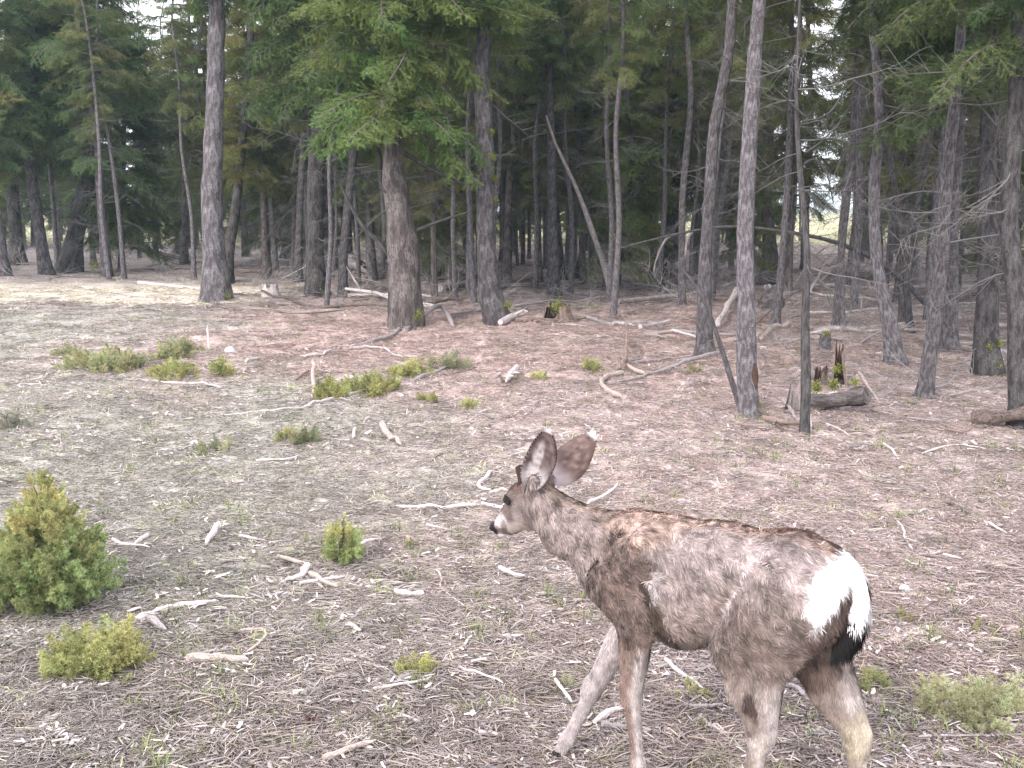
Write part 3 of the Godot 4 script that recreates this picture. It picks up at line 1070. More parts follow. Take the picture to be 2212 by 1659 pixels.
func branch(called: String, label: String, category: String, line: Array, w: float, m: String, taper := 0.45, group := "") -> Node3D:
	# wood that lies on the ground along a line of picture points; a third number lifts a point, in metres
	var r := RandomNumberGenerator.new()
	r.seed = hash(label) + int(line[0][0])
	var foot := ground(line[0][0], line[0][1])
	var d := (foot - EYE).dot(ray(1106.0, 829.5))
	var rad := w * 0.57 * d / LENS
	var p := []
	for q in line:
		var g := ground(q[0], q[1])
		g.y += rad * 0.8 + 0.012 * clampf(8.0 / d, 0.6, 1.4) + (q[2] if q.size() > 2 else 0.0)
		p.append(g - foot)
	p = curve(p, 4)
	if m == "wood_pale" and r.randf() < 0.22:
		m = "wood_tan"
	var rr := []
	for i in p.size():
		var t := float(i) / (p.size() - 1)
		rr.append(rad * lerpf(1.0, taper, t) * r.randf_range(0.78, 1.15))
		p[i] += Vector3(r.randf_range(-1, 1), r.randf_range(-0.3, 0.3), r.randf_range(-1, 1)) * rad * 0.4
		p[i].y = maxf(p[i].y, height(p[i].x + foot.x, p[i].z + foot.z) - foot.y + rr[i] * 0.75 + 0.014)
	rr[0] *= 0.8
	rr[rr.size() - 1] *= 0.4
	var s := Shape.new()
	s.tube(p, rr, 9, Color.WHITE, fine, 0.12, maxf(0.25, rad * 10.0))
	# a few snapped-off stubs
	var l := 0.0
	for i in p.size() - 1:
		l += (p[i + 1] - p[i]).length()
	if l > rad * 14.0:
		for k in r.randi_range(0, 2):
			var i := r.randi_range(2, p.size() - 2)
			var t: Vector3 = (p[i + 1] - p[i - 1]).normalized()
			var out := (t * 0.6 + t.cross(Vector3.UP) * (1.0 if r.randf() < 0.5 else -1.0) + Vector3(0, r.randf_range(0.1, 0.7), 0)).normalized()
			var sl := rad * r.randf_range(1.6, 4.0)
			s.tube([p[i], p[i] + out * sl * 0.6, p[i] + out * sl + Vector3(0, -0.1, 0) * sl], [rad * 0.36, rad * 0.28, rad * 0.12], 6, Color.WHITE, fine, 0.1, 0.3)
	var o := part(called, s.mesh(mat[m]), self)
	o.position = foot
	tag(o, label, category, group)
	return o

func stump(called: String, label: String, category: String, px: float, py: float, w: float, h: float, m: String, opt := {}) -> Node3D:
	# a broken or cut butt of wood: px, py the foot, w and h in picture units
	var r := RandomNumberGenerator.new()
	r.seed = hash(label)
	var foot := ground(px, py)
	var d := (foot - EYE).dot(ray(1106.0, 829.5))
	var rad := w * 0.5 * d / LENS
	var tall := h * d / LENS
	var o := thing(called, label, category, foot)
	var tilt: float = opt.get("tilt", 0.0)
	var jag: float = opt.get("jag", 0.05)
	var gap: float = opt.get("gap", 0.0)          # share of the ring that has rotted away, facing the camera
	var rows := []
	var n := 24
	var top := []
	for k in n:
		top.append(tall * (1.0 + jag * fine.get_noise_2d(k * 1.3 + px, py) * 4.0))
	for i in 7:
		var t := i / 6.0
		var ring := []
		for k in n:
			var a: float = TAU * (gap * 0.5 + (1.0 - gap) * k / (n - (0 if gap == 0.0 else 1))) + opt.get("turn", PI * 0.5)
			var rr: float = rad * (1.0 + 0.35 * exp(-t * tall / (rad * 0.7))) * (1.0 + 0.16 * fine.get_noise_3d(cos(a) * 2.0 + px, t * tall * 2.0, sin(a) * 2.0)) * lerpf(1.0, opt.get("taper", 0.92), t)
			ring.append(Vector3(cos(a) * rr + tilt * t * tall, t * float(top[k]) - (0.08 if i == 0 else 0.0), sin(a) * rr))
		rows.append(ring)
	var s := Shape.new()
	s.grid(rows, n, gap == 0.0, Color.WHITE, 0.25)
	part("bark", s.mesh(mat[m]), o)
	var inner := Shape.new()
	if gap > 0.0 or opt.get("hollow", false):
		var irows := []
		for i in 7:
			var ring := []
			for k in n:
				var q: Vector3 = rows[i][k]
				var c := Vector3(tilt * q.y, 0, 0)
				ring.append(Vector3((q.x - c.x) * 0.78 + c.x, q.y, q.z * 0.78))
			irows.append(ring)
		inner.grid(irows, n, gap == 0.0, Color.WHITE, 0.25)
		inner.grid([rows[6], irows[6]], n, gap == 0.0, Color.WHITE, 0.2)
		part("hollow", inner.mesh(mat[opt.get("inside", "wood_red")]), o)
	else:
		var c := Vector3.ZERO
		for q in rows[6]:
			c += q / n
		var ring2 := []
		var cen := []
		for q in rows[6]:
			ring2.append((q as Vector3).lerp(c, 0.5) + Vector3(0, r.randf_range(-0.012, 0.012), 0))
			cen.append(c)
		inner.grid([rows[6], ring2, cen], n, true, Color.WHITE, 0.2)
		part("cut_face", inner.mesh(mat[opt.get("inside", "wood_grey")]), o)
	if opt.has("moss"):
		moss_on(o, "moss", [[Vector3(tilt * tall, tall * opt.moss[0], rad * 0.4), rad * opt.moss[1], opt.moss[2]]], r)
	taken.append(Vector3(foot.x, foot.z, rad + 0.2))
	return o

func fallen_log(called: String, label: String, a: Array, b: Array, w: float, m: String, opt := {}) -> Node3D:
	# a thick log from picture point a to b, open or solid at its ends
	var r := RandomNumberGenerator.new()
	r.seed = hash(label)
	var ga := ground(a[0], a[1])
	var gb := ground(b[0], b[1])
	var d := (ga - EYE).dot(ray(1106.0, 829.5))
	if opt.has("across"):
		# both ends about as far away as this point of the ground
		var mm := ground(opt.across[0], opt.across[1])
		d = (mm - EYE).dot(ray(1106.0, 829.5))
		ga = at(a[0], a[1], d + 0.25)
		gb = at(b[0], b[1], d - 0.25)
	var rad := w * 0.5 * d / LENS
	var o := thing(called, label, "log", ga)
	var t := (gb - ga)
	var p := []
	var rr := []
	for i in 9:
		var k := i / 8.0
		p.append(t * k + Vector3(r.randf_range(-1, 1) * 0.1 * rad, (0.0 if opt.has("across") else rad * 0.75) + (a[2] if a.size() > 2 else 0.0) * (1.0 - k) + (b[2] if b.size() > 2 else 0.0) * k, 0))
		rr.append(rad * lerpf(1.0, opt.get("taper", 0.8), k) * r.randf_range(0.93, 1.07))
	var s := Shape.new()
	s.tube(p, rr, 16, Color.WHITE, fine, opt.get("lumps", 0.14), maxf(0.5, rad * 6.0), not opt.get("hollow", false))
	part("bark", s.mesh(mat[m]), o)
	if opt.get("hollow", false):
		var q := []
		for v in rr:
			q.append(v * 0.76)
		var h := Shape.new()
		h.tube(p, q, 16, Color.WHITE, fine, 0.14, 0.5, false)
		for e in [0, 8]:
			var k := 17 * int(e)
			var rim := Shape.new()
			for j in 16:
				h.tri(s.v[k + j], s.v[k + j + 1], h.v[k + j], Color.WHITE, (p[e] - p[4]).normalized())
				h.tri(s.v[k + j + 1], h.v[k + j + 1], h.v[k + j], Color.WHITE, (p[e] - p[4]).normalized())
		part("hollow", h.mesh(mat[opt.get("inside", "wood_red")]), o)
	if opt.has("moss"):
		var spots := []
		for q in opt.moss:
			spots.append([t * float(q[0]) + Vector3(0, rad * 1.6, rad * 0.3), rad * float(q[1]), q[2]])
		moss_on(o, "moss", spots, r)
	return o

# ---------------------------------------------------------------- low plants
func make_tuft(seed_: int, blades: int, tall: float, spread: float, lie: float, w: float) -> ArrayMesh:
	var r := RandomNumberGenerator.new()
	r.seed = seed_
	var s := Shape.new()
	for i in blades:
		var a := r.randf() * TAU
		var o := Vector3(cos(a), 0, sin(a)) * spread * sqrt(r.randf())
		var b := r.randf() * TAU
		var out := Vector3(cos(b), 0, sin(b))
		var l := tall * r.randf_range(0.5, 1.25)
		var k := lie * r.randf_range(0.6, 1.2)
		var dir := (out * k + Vector3.UP * (1.15 - minf(k, 1.1))).normalized()
		var q := o
		var side := out.cross(Vector3.UP) * w * r.randf_range(0.6, 1.4)
		side = side.rotated(Vector3.UP, r.randf_range(-0.6, 0.6))
		var g := r.randf_range(0.55, 1.35)
		var col := Color(g, g * r.randf_range(0.92, 1.04), g * r.randf_range(0.82, 1.05))
		var n := 3
		for j in n:
			var t0 := 1.0 - float(j) / n
			var t1 := 1.0 - float(j + 1) / n
			var q2 := q + dir * l / n
			if q2.y < 0.004:
				q2.y = 0.004 + 0.002 * r.randf()
			var nn := dir.cross(side).normalized()
			if nn.y < 0.0:
				nn = -nn
			nn = (nn + Vector3.UP * 0.4).normalized()
			s.tri(q - side * t0, q + side * t0, q2 + side * t1, col, nn)
			if t1 > 0.01:
				s.tri(q - side * t0, q2 + side * t1, q2 - side * t1, col, nn)
			q = q2
			dir = (dir + Vector3(r.randf_range(-0.3, 0.3), -0.30 * (0.5 + lie), r.randf_range(-0.3, 0.3))).normalized()
	return s.mesh(mat.blade)

func make_litter(seed_: int, count: int, size: float, l: float, w: float) -> ArrayMesh:
	var r := RandomNumberGenerator.new()
	r.seed = seed_
	var s := Shape.new()
	for i in count:
		var a := r.randf() * TAU
		var o := Vector3(cos(a), 0, sin(a)) * size * sqrt(r.randf()) + Vector3(0, r.randf_range(0.002, 0.014), 0)
		var b := r.randf() * TAU
		var d := Vector3(cos(b), r.randf_range(-0.12, 0.2), sin(b)).normalized()
		var ll := l * r.randf_range(0.4, 1.3)
		var ww := w * r.randf_range(0.6, 1.5)
		var g := r.randf_range(0.45, 1.5)
		var col := Color(g, g * r.randf_range(0.9, 1.0), g * r.randf_range(0.82, 1.0))
		var bend := Vector3(r.randf_range(-1, 1), 0.2, r.randf_range(-1, 1)) * ll * 0.1
		s.tube([o - d * ll * 0.5, o + bend, o + d * ll * 0.5], [ww * 0.7, ww, ww * 0.5], 3, col, null, 0.0, 1.0, false)
	return s.mesh(mat.blade)

func make_chip(seed_: int, col := Color.WHITE) -> ArrayMesh:
	# a sliver of weathered wood: flat, with split ends
	var r := RandomNumberGenerator.new()
	r.seed = seed_
	var s := Shape.new()
	var rows := []
	for i in 5:
		var t := i / 4.0
		var w := 0.11 * pow(sin(PI * clampf(0.12 + t * 0.76, 0, 1)), 0.5) * r.randf_range(0.8, 1.2)
		var h := w * r.randf_range(0.45, 0.8)
		var y := 0.05 * sin(t * PI) * r.randf_range(0.0, 1.0)
		var z := r.randf_range(-0.03, 0.03)
		var ring := []
		for k in 6:
			var a := TAU * k / 6.0
			ring.append(Vector3(t - 0.5, y + h * (0.5 + 0.5 * sin(a)), z + w * cos(a)))
		rows.append(ring)
	s.grid(rows, 6, true, col, 0.3)
	for e in [0, 4]:
		for k in [1, 2, 3, 4]:
			s.tri(rows[e][0], rows[e][k], rows[e][k + 1], col)
	return s.mesh(mat.chip)

func make_sprig(seed_: int, fat: float) -> ArrayMesh:
	# one upright feathery shoot of juniper or young fir, a unit tall
	var r := RandomNumberGenerator.new()
	r.seed = seed_
	var s := Shape.new()
	var stack := [[Vector3.ZERO, Vector3.UP, 1.0, 2]]
	while stack:
		var e: Array = stack.pop_back()
		var q: Vector3 = e[0]
		var d: Vector3 = e[1]
		var l: float = e[2]
		var n := maxi(4, int(l / 0.04))
		for i in n:
			d = (d + Vector3(r.randf_range(-1, 1), r.randf_range(-0.4, 1), r.randf_range(-1, 1)) * 0.11).normalized()
			q += d * l / n
			var side := d.cross(Vector3(r.randfn(), 0.3, r.randfn())).normalized()
			for k in 3:
				var o := side.rotated(d, TAU * k / 3.0 + r.randf())
				var b := r.randf_range(0.7, 1.3) * lerpf(0.85, 1.15, float(i) / n)
				s.tri(q - d * 0.010, q + d * 0.010, q + (d * 0.9 + o).normalized() * 0.075 * fat * r.randf_range(0.7, 1.3), Color(b, b, b * 0.9))
			if e[3] > 0 and i > 0 and r.randf() < 0.8:
				var o := side.rotated(d, r.randf() * TAU)
				stack.append([q, (d * 0.8 + o * 0.85).normalized(), l * r.randf_range(0.28, 0.5) * (1.15 - float(i) / n), int(e[3]) - 1])
	return s.mesh(mat.needles)

func shrub(called: String, label: String, category: String, px: float, py: float, w: float, h: float, opt := {}) -> Node3D:
	var r := RandomNumberGenerator.new()
	r.seed = hash(label)
	var foot := ground(px, py)
	var d := (foot - EYE).dot(ray(1106.0, 829.5))
	var hw := w * 0.5 * d / LENS
	var tall := h * d / LENS
	var o := thing(called, label, category, foot, opt.get("group", ""))
	var place := []
	var tone := []
	var tint: Color = opt.get("tint", Color(0.26, 0.25, 0.06))
	var cone: bool = opt.get("cone", false)
	var n: int = opt.get("count", int(clampf(w * h / 60.0, 14, 130)))
	var st := Shape.new()
	if cone:
		st.tube([Vector3(0, -0.03, 0), Vector3(0.01, tall * 0.5, 0), Vector3(0, tall * 0.74, 0)], [0.012, 0.007, 0.002], 7)
	for i in n:
		var t := sqrt(r.randf())
		var a := r.randf() * TAU
		var q := Vector3.ZERO
		var b: Basis
		var l := 0.0
		if cone:
			var y := 1.0 - t                     # more boughs low down
			var reach := hw * pow(1.0 - y, 0.75) * r.randf_range(0.55, 1.1)
			var k := r.randf_range(0.15, 0.85)
			q = Vector3(cos(a) * reach * k, tall * (y * 0.86 + 0.02), sin(a) * reach * k)
			b = Basis(Vector3(sin(a), 0, -cos(a)), r.randf_range(0.5, 1.25) * (1.0 - y * 0.6))
			l = clampf(reach * 0.9, tall * 0.10, tall * 0.32) * r.randf_range(0.7, 1.2)
			if r.randf() < 0.35:
				st.tube([Vector3(0, q.y * 0.85, 0), q], [0.005, 0.002], 4, Color.WHITE, null, 0.0, 1.0, false)
		else:
			var rr := sqrt(r.randf())
			q = Vector3(cos(a) * hw * rr, 0, sin(a) * hw * rr * opt.get("deep", 0.9))
			q.y = height(foot.x + q.x, foot.z + q.z) - foot.y
			l = tall * sqrt(maxf(0.08, 1.0 - rr * rr * 0.85)) * r.randf_range(0.6, 1.05)
			b = Basis(Vector3(sin(a), 0, -cos(a)), rr * 0.9 + r.randf_range(-0.25, 0.35))
			if i % 4 == 0:
				st.tube([q * 0.4 + Vector3(0, 0.005, 0), q + b.y * l * 0.7], [0.006, 0.002], 4, Color.WHITE, null, 0.0, 1.0, false)
		b = b * Basis(Vector3.UP, r.randf() * TAU)
		place.append(Transform3D(b.scaled_local(Vector3.ONE * l), q))
		var g := r.randf_range(0.65, 1.25)
		var warm := r.randf_range(0.88, 1.08)
		if cone:
			# young tips at the top are yellower than the old needles below
			g *= lerpf(0.84, 1.15, smoothstep(0.1, 0.7, q.y / tall))
			warm *= lerpf(0.84, 1.06, smoothstep(0.1, 0.7, q.y / tall))
		tone.append(Color(tint.r * g * warm, tint.g * g, tint.b * g))
	part("stem", st.mesh(mat.twig), o)
	swarm("foliage", sprigs[r.randi() % sprigs.size()], place, tone, o)
	return o

var sprigs := []

# ---------------------------------------------------------------- the place
func _ready() -> void:
	var cam := Camera3D.new()
	cam.name = "camera"
	cam.position = EYE
	cam.rotation_degrees = Vector3(-TILT, 0, 0)
	cam.fov = rad_to_deg(2.0 * atan(829.5 / LENS))
	cam.near = 0.05
	cam.far = 1500.0
	add_child(cam)
	var env := Environment.new()
	env.background_mode = Environment.BG_SKY
	var sky := ProceduralSkyMaterial.new()
	sky.sky_top_color = Color(0.96, 0.95, 1.0)
	sky.sky_horizon_color = Color(0.97, 0.98, 1.0)
	sky.sky_curve = 0.2
	sky.sky_energy_multiplier = 1.25
	sky.ground_horizon_color = Color(0.55, 0.53, 0.48)
	sky.ground_bottom_color = Color(0.4, 0.37, 0.33)
	env.sky = Sky.new()
	env.sky.sky_material = sky
	env.tonemap_mode = Environment.TONE_MAPPER_LINEAR
	env.tonemap_exposure = 2.25
	env.fog_enabled = true
	env.fog_density = 0.0007
	env.fog_light_color = Color(0.66, 0.78, 0.82)
	env.sdfgi_enabled = true
	env.ssao_enabled = true
	env.ssil_enabled = true
	var we := WorldEnvironment.new()
	we.name = "sky"
	we.environment = env
	add_child(we)
	var sun := DirectionalLight3D.new()
	sun.name = "sun"
	sun.light_energy = 0.5
	sun.light_color = Color(1.0, 0.955, 0.93)
	sun.light_angular_distance = 13.0
	sun.shadow_enabled = true
	sun.rotation_degrees = Vector3(-34, -32, 0)
	add_child(sun)

	noise.noise_type = FastNoiseLite.TYPE_SIMPLEX_SMOOTH
	noise.frequency = 1.0
	noise.fractal_octaves = 3
	noise.seed = 4
	fine.noise_type = FastNoiseLite.TYPE_SIMPLEX_SMOOTH
	fine.frequency = 1.0
	fine.fractal_octaves = 2
	fine.seed = 9
	rough.noise_type = FastNoiseLite.TYPE_SIMPLEX
	rough.frequency = 1.0
	rough.fractal_octaves = 3
	rough.seed = 15
	rng.seed = 2022
	make_materials()
	var cm := plain("chip", Color.WHITE, 0.85, true)
	cm.albedo_texture = mat.wood_pale.albedo_texture
	for i in 6:
		bough_meshes.append(make_bough(100 + i, 1.0 if i % 2 == 0 else 1.1))
	for i in 4:
		dead_meshes.append(make_dead(300 + i))
	for i in 4:
		sprigs.append(make_sprig(500 + i, 1.0))
	make_ground()
	front_trees()
	back_trees()
	stumps_and_logs()
	fallen_poles()
	make_deer()
	low_plants()
	branches()
	litter()

func make_ground() -> void:
	var xs := []
	var zs := []
	var x := 0.0
	while x < 900.0:
		xs.append(x)
		if x > 0.0:
			xs.push_front(-x)
		x += 0.05 if x < 3.0 else 0.05 + (x - 3.0) * 0.06
	var z := -6.0
	z = 0.0
	while z > -900.0:
		zs.append(z)
		z -= 0.05 if z > -6.0 else 0.05 + (-6.0 - z) * 0.014
	z = -0.2
	while z < 400.0:
		z += 0.2 + maxf(z, 0.0) * 0.3
		zs.push_front(z)
	var s := Shape.new()
	var nx := xs.size()
	for zz in zs:
		for xx in xs:
			var h := height(xx, zz)
			var e := 0.04
			if zz > -9.0 and absf(xx) < 5.0:
				h += fine.get_noise_2d(xx * 7.0, zz * 7.0) * 0.012
			s.v.push_back(Vector3(xx, h, zz))
			s.n.push_back(Vector3(height(xx - e, zz) - height(xx + e, zz) - fine.get_noise_2d(xx * 7.0 + 0.2, zz * 7.0) * 0.01 + fine.get_noise_2d(xx * 7.0 - 0.2, zz * 7.0) * 0.01, 2.0 * e, height(xx, zz - e) - height(xx, zz + e)).normalized())
			var c := soil(xx, zz)
			var k := 1.0 + 0.35 * fine.get_noise_2d(xx * 4.0, zz * 4.0)
			s.c.push_back(Color(minf(c.r * k * 1.75, 1.0), minf(c.g * k * 1.75, 1.0), minf(c.b * k * 1.75, 1.0)))
			s.uv.push_back(Vector2(xx, zz) / 1.6)
	for i in zs.size() - 1:
		for j in nx - 1:
			var a := i * nx + j
			s.ix.push_back(a); s.ix.push_back(a + nx); s.ix.push_back(a + 1)
			s.ix.push_back(a + 1); s.ix.push_back(a + nx); s.ix.push_back(a + nx + 1)
	var g := part("ground", s.mesh(mat.soil), self)
	g.set_meta("kind", "structure")
	g.set_meta("label", "forest floor of dry grass, fallen needles and bleached wood litter")

func front_trees() -> void:
	var dark := Color(0.09, 0.14, 0.06)
	var mid := Color(0.105, 0.165, 0.065)
	var lit := Color(0.125, 0.19, 0.06)
	var olive := Color(0.145, 0.165, 0.058)
	tree("fir_tree", "straight pale grey trunk left of centre at the edge of the bleached grass", "tree", [[470, 652, 52], [462, 520, 46], [459, 400, 44], [464, 200, 38], [470, 0, 34]], "bark_pale", {"h": 12.4, "crown": [6.3, 2.2, 90, mid], "dead": [2.0, 6.0, 0.7, 9], "moss": [[492, 640, 10, 60], [485, 600, 7, 20]]})
	tree("fir_tree", "thin dark trunk with brown foliage tufts just right of the pale straight trunk", "tree", [[490, 612, 24], [497, 520, 22], [515, 400, 19], [532, 200, 17], [545, 20, 14]], "bark_dark", {"h": 10.2, "crown": [2.6, 1.5, 80, olive], "dead": [0.8, 4.5, 1.0, 26]})
	tree("fir_tree", "dark trunk with green moss at its foot between the thin stem and the big fir", "tree", [[685, 642, 42], [680, 540, 36], [682, 400, 36], [693, 230, 34], [706, 50, 32]], "bark_dark", {"h": 11.9, "crown": [3.9, 2.3, 110, mid], "dead": [1.2, 5.0, 1.4, 22], "moss": [[692, 630, 18, 70], [680, 600, 10, 30]]})
	tree("fir_tree", "slim grey trunk close left of the big fir, before the split white log", "tree", [[742, 640, 21], [742, 560, 19], [752, 430, 18], [768, 300, 16], [775, 200, 14]], "bark_grey", {"h": 9.7, "crown": [4.4, 1.4, 60, mid], "dead": [0.8, 4.5, 1.2, 24]})
	tree("fir_tree", "slender grey pole left of the dark mossy-footed trunk", "tree", [[645, 612, 18], [646, 520, 16], [648, 420, 15], [655, 300, 12]], "bark_grey", {"h": 9.1, "crown": [4.0, 1.3, 60, olive], "dead": [0.8, 4.2, 1.1, 20]})
	tree("big_fir_tree", "thickest trunk, brown and furrowed, under bright green boughs in the centre", "tree", [[878, 702, 70], [874, 620, 66], [868, 520, 66], [862, 470, 58], [855, 400, 56], [850, 380, 44], [848, 280, 40], [843, 130, 36], [840, 0, 32]], "bark_brown", {"h": 11.9, "sides": 22, "flare": 0.22, "crown": [3.15, 2.2, 160, lit], "dead": [1.8, 3.2, 1.1, 16], "moss": [[905, 680, 16, 80], [890, 690, 12, 40]], "limb_mat": "bark_dark",
		"limbs": [[[850, 565, 11], [815, 520, 10], [785, 490, 9], [750, 430, 7], [735, 395, 4]], [[900, 498, 9], [950, 478, 7], [1020, 455, 3]], [[862, 440, 9], [866, 415, 7], [876, 392, 4]], [[850, 425, 8], [830, 405, 6], [815, 385, 4]], [[835, 520, 16, 0.3], [830, 440, 15, 0.3], [822, 360, 13, 0.3], [815, 310, 8, 0.3]], [[875, 330, 12], [930, 365, 9], [1010, 400, 5]]]})
	tree("fir_tree", "curved grey trunk with yellow lichen up its right side, right of the thickest trunk", "tree", [[1076, 696, 46], [1060, 640, 46], [1050, 540, 42], [1050, 450, 41], [1046, 300, 38], [1042, 150, 36], [1050, 0, 33]], "bark_grey", {"h": 12.4, "crown": [4.6, 1.7, 90, lit], "dead": [2.4, 5.0, 0.9, 10], "moss": [[1063, 285, 9, 60], [1064, 340, 10, 70], [1068, 385, 10, 70], [1070, 430, 8, 50], [1076, 490, 6, 24], [1096, 660, 14, 70], [1104, 690, 14, 60]]})
	tree("fir_tree", "slim brown trunk just behind the lichen-covered trunk", "tree", [[1095, 612, 20], [1096, 500, 18], [1102, 380, 16], [1112, 250, 13]], "bark_brown", {"h": 10.2, "crown": [4.0, 1.5, 70, mid], "dead": [1.0, 4.5, 1.1, 20]})
	tree("fir_tree", "tall thin grey trunk left of the leaning bleached snag", "tree", [[1197, 642, 25], [1194, 520, 22], [1192, 400, 19], [1190, 250, 16], [1186, 90, 13]], "bark_grey", {"h": 10.8, "crown": [4.8, 1.4, 70, mid], "dead": [1.2, 5.5, 1.2, 26]})
	tree("fir_tree", "black-sided narrow trunk beside the tall thin grey trunk", "tree", [[1213, 604, 20], [1206, 520, 18], [1200, 420, 16], [1205, 260, 13]], "bark_dark", {"h": 10.2, "crown": [4.4, 1.5, 80, dark], "dead": [1.0, 5.0, 1.2, 20]})
	tree("snag", "bleached bare snag leaning to the left in the middle of the stand", "dead tree", [[1326, 650, 17], [1308, 580, 14], [1290, 530, 12], [1262, 450, 10], [1238, 390, 8], [1200, 310, 6], [1180, 250, 4]], "wood_grey", {"h": 0.0, "flare": 0.1, "dead": [0.4, 3.4, 0.8, 14]})
	tree("snag", "thin upright dead stem with a pale broken top right of the leaning snag", "dead tree", [[1303, 566, 12], [1300, 460, 10], [1296, 380, 9], [1294, 330, 5]], "wood_brown", {"h": 0.0, "dead": [0.5, 4.0, 0.9, 16]})
	tree("fir_tree", "crooked dark sapling stem leaning right behind the leaning snag", "tree", [[1242, 602, 14], [1256, 550, 12], [1270, 490, 10], [1300, 400, 8], [1330, 300, 5]], "bark_dark", {"h": 7.0, "crown": [4.0, 1.0, 24, olive], "dead": [1.0, 4.0, 0.8, 12]})
	tree("fir_tree", "dark low-branched fir with olive boughs left of the front pair of trunks", "tree", [[1450, 620, 32], [1452, 520, 30], [1460, 400, 27], [1462, 250, 24], [1465, 90, 20]], "bark_dark", {"h": 10.8, "crown": [2.2, 2.1, 150, olive], "dead": [0.8, 3.0, 1.3, 18]})
	tree("fir_tree", "left trunk of the front pair, grey and kinked to the right high up", "tree", [[1525, 770, 36], [1521, 680, 31], [1522, 560, 29], [1532, 430, 27], [1545, 270, 24], [1573, 130, 23], [1584, 0, 22]], "bark_grey", {"h": 10.8, "crown": [4.8, 1.5, 70, mid], "dead": [1.6, 4.6, 0.9, 12], "moss": [[1538, 757, 7, 26]]})
	tree("fir_tree", "right trunk of the front pair, the nearest straight grey trunk with a reddish scar", "tree", [[1621, 906, 44], [1613, 790, 42], [1611, 650, 40], [1611, 500, 38], [1622, 280, 34], [1634, 100, 31], [1640, 0, 29]], "bark_pale", {"h": 11.3, "flare": 0.3, "crown": [4.6, 1.5, 60, mid], "dead": [2.6, 4.6, 0.5, 5], "scar": [1627, 775, 1632, 850, 17], "moss": [[1643, 873, 4, 12], [1642, 900, 5, 20]]})
	tree("snag", "thin dead stem with two white breaks leaning against the nearest grey trunk", "dead tree", [[1604, 893, 14], [1580, 820, 12], [1556, 740, 10], [1520, 650, 8], [1488, 600, 6], [1460, 572, 4]], "bark_grey", {"h": 0.0, "flare": 0.1, "dead": [0.5, 1.6, 0.35, 5]})
	tree("fir_tree", "thin dark near trunk with bare forked limbs, right of the nearest grey trunk", "tree", [[1738, 942, 23], [1741, 820, 21], [1742, 700, 19], [1741, 560, 16], [1737, 430, 14], [1728, 320, 12], [1722, 200, 9], [1724, 60, 7]], "bark_dark", {"h": 7.5, "flare": 0.15, "crown": [4.6, 0.8, 18, dark], "dead": [1.2, 3.9, 0.8, 26], "limbs": [[[1733, 262, 6], [1770, 255, 5], [1800, 235, 4], [1825, 190, 2]], [[1740, 330, 5], [1775, 305, 4], [1815, 265, 2]], [[1735, 355, 6, 0.1], [1760, 345, 5, 0.1], [1785, 370, 4, 0.1], [1800, 440, 2, 0.1]], [[1738, 250, 5], [1705, 220, 4], [1680, 195, 2]]]})
	tree("fir_tree", "slim grey trunk behind the thin dark near trunk, before the bright gap", "tree", [[1805, 712, 17], [1812, 620, 15], [1818, 540, 14], [1832, 440, 13], [1845, 300, 11], [1852, 120, 9]], "bark_grey", {"h": 9.7, "crown": [5.4, 1.2, 40, mid], "dead": [1.0, 5.0, 0.9, 22]})
	tree("fir_tree", "grey trunk with a bowed foot and bright yellow moss pad, right of the bright gap", "tree", [[1936, 782, 36], [1918, 690, 31], [1900, 610, 27], [1890, 500, 25], [1892, 380, 24], [1900, 250, 22], [1888, 100, 20], [1884, 0, 19]], "bark_pale", {"h": 11.3, "crown": [5.2, 1.5, 70, mid], "dead": [1.6, 4.8, 0.9, 20], "moss": [[1953, 772, 6, 40], [1948, 750, 4, 14]]})
	tree("fir_tree", "black mossy stem curving far left as it rises, left of a crossing pair", "tree", [[1948, 702, 14], [1950, 630, 14], [1952, 540, 14], [1938, 430, 13], [1915, 300, 12], [1890, 170, 11], [1856, 0, 9]], "bark_dark", {"h": 9.7, "crown": [6.5, 1.2, 40, dark], "dead": [1.5, 5.5, 0.8, 14]})
	tree("fir_tree", "black mossy stem leaning right as it rises, right of a crossing pair", "tree", [[1967, 712, 15], [1958, 620, 14], [1962, 540, 14], [1985, 430, 12], [2005, 320, 11], [2022, 200, 9]], "bark_dark", {"h": 8.6, "crown": [4.6, 1.3, 50, dark], "dead": [1.5, 5.0, 0.9, 18]})
	tree("fir_tree", "slanting grey trunk in the right foreground with a flared dark foot", "tree", [[1998, 862, 33], [2008, 780, 31], [2022, 680, 30], [2030, 560, 28], [2042, 400, 25], [2060, 200, 23], [2078, 0, 20]], "bark_grey", {"h": 10.2, "crown": [4.2, 1.7, 70, dark], "dead": [1.5, 4.6, 1.0, 24]})
	tree("fir_tree", "straight grey-brown trunk behind the slanting trunk at the right", "tree", [[2052, 752, 32], [2056, 640, 29], [2060, 500, 26], [2070, 300, 24], [2085, 100, 20]], "bark_grey", {"h": 10.8, "crown": [3.6, 1.7, 100, dark], "dead": [1.2, 4.5, 1.1, 24]})
	tree("fir_tree", "stout dark trunk with a thick mossy foot near the right edge", "tree", [[2137, 808, 50], [2134, 700, 46], [2132, 560, 44], [2132, 400, 40], [2142, 200, 36], [2150, 30, 32]], "bark_dark", {"h": 11.3, "crown": [3.1, 2.0, 130, dark], "dead": [1.2, 3.6, 1.2, 20], "moss": [[2150, 790, 18, 110], [2140, 750, 14, 40], [2160, 740, 9, 30]]})
	tree("fir_tree", "dark trunk cut by the right edge of the picture, leaning over the dark log", "tree", [[2212, 925, 48], [2202, 800, 44], [2192, 650, 42], [2186, 480, 40], [2190, 300, 36], [2200, 100, 32]], "bark_dark", {"h": 10.2, "crown": [3.0, 1.8, 100, dark], "dead": [1.2, 3.6, 1.0, 18]})
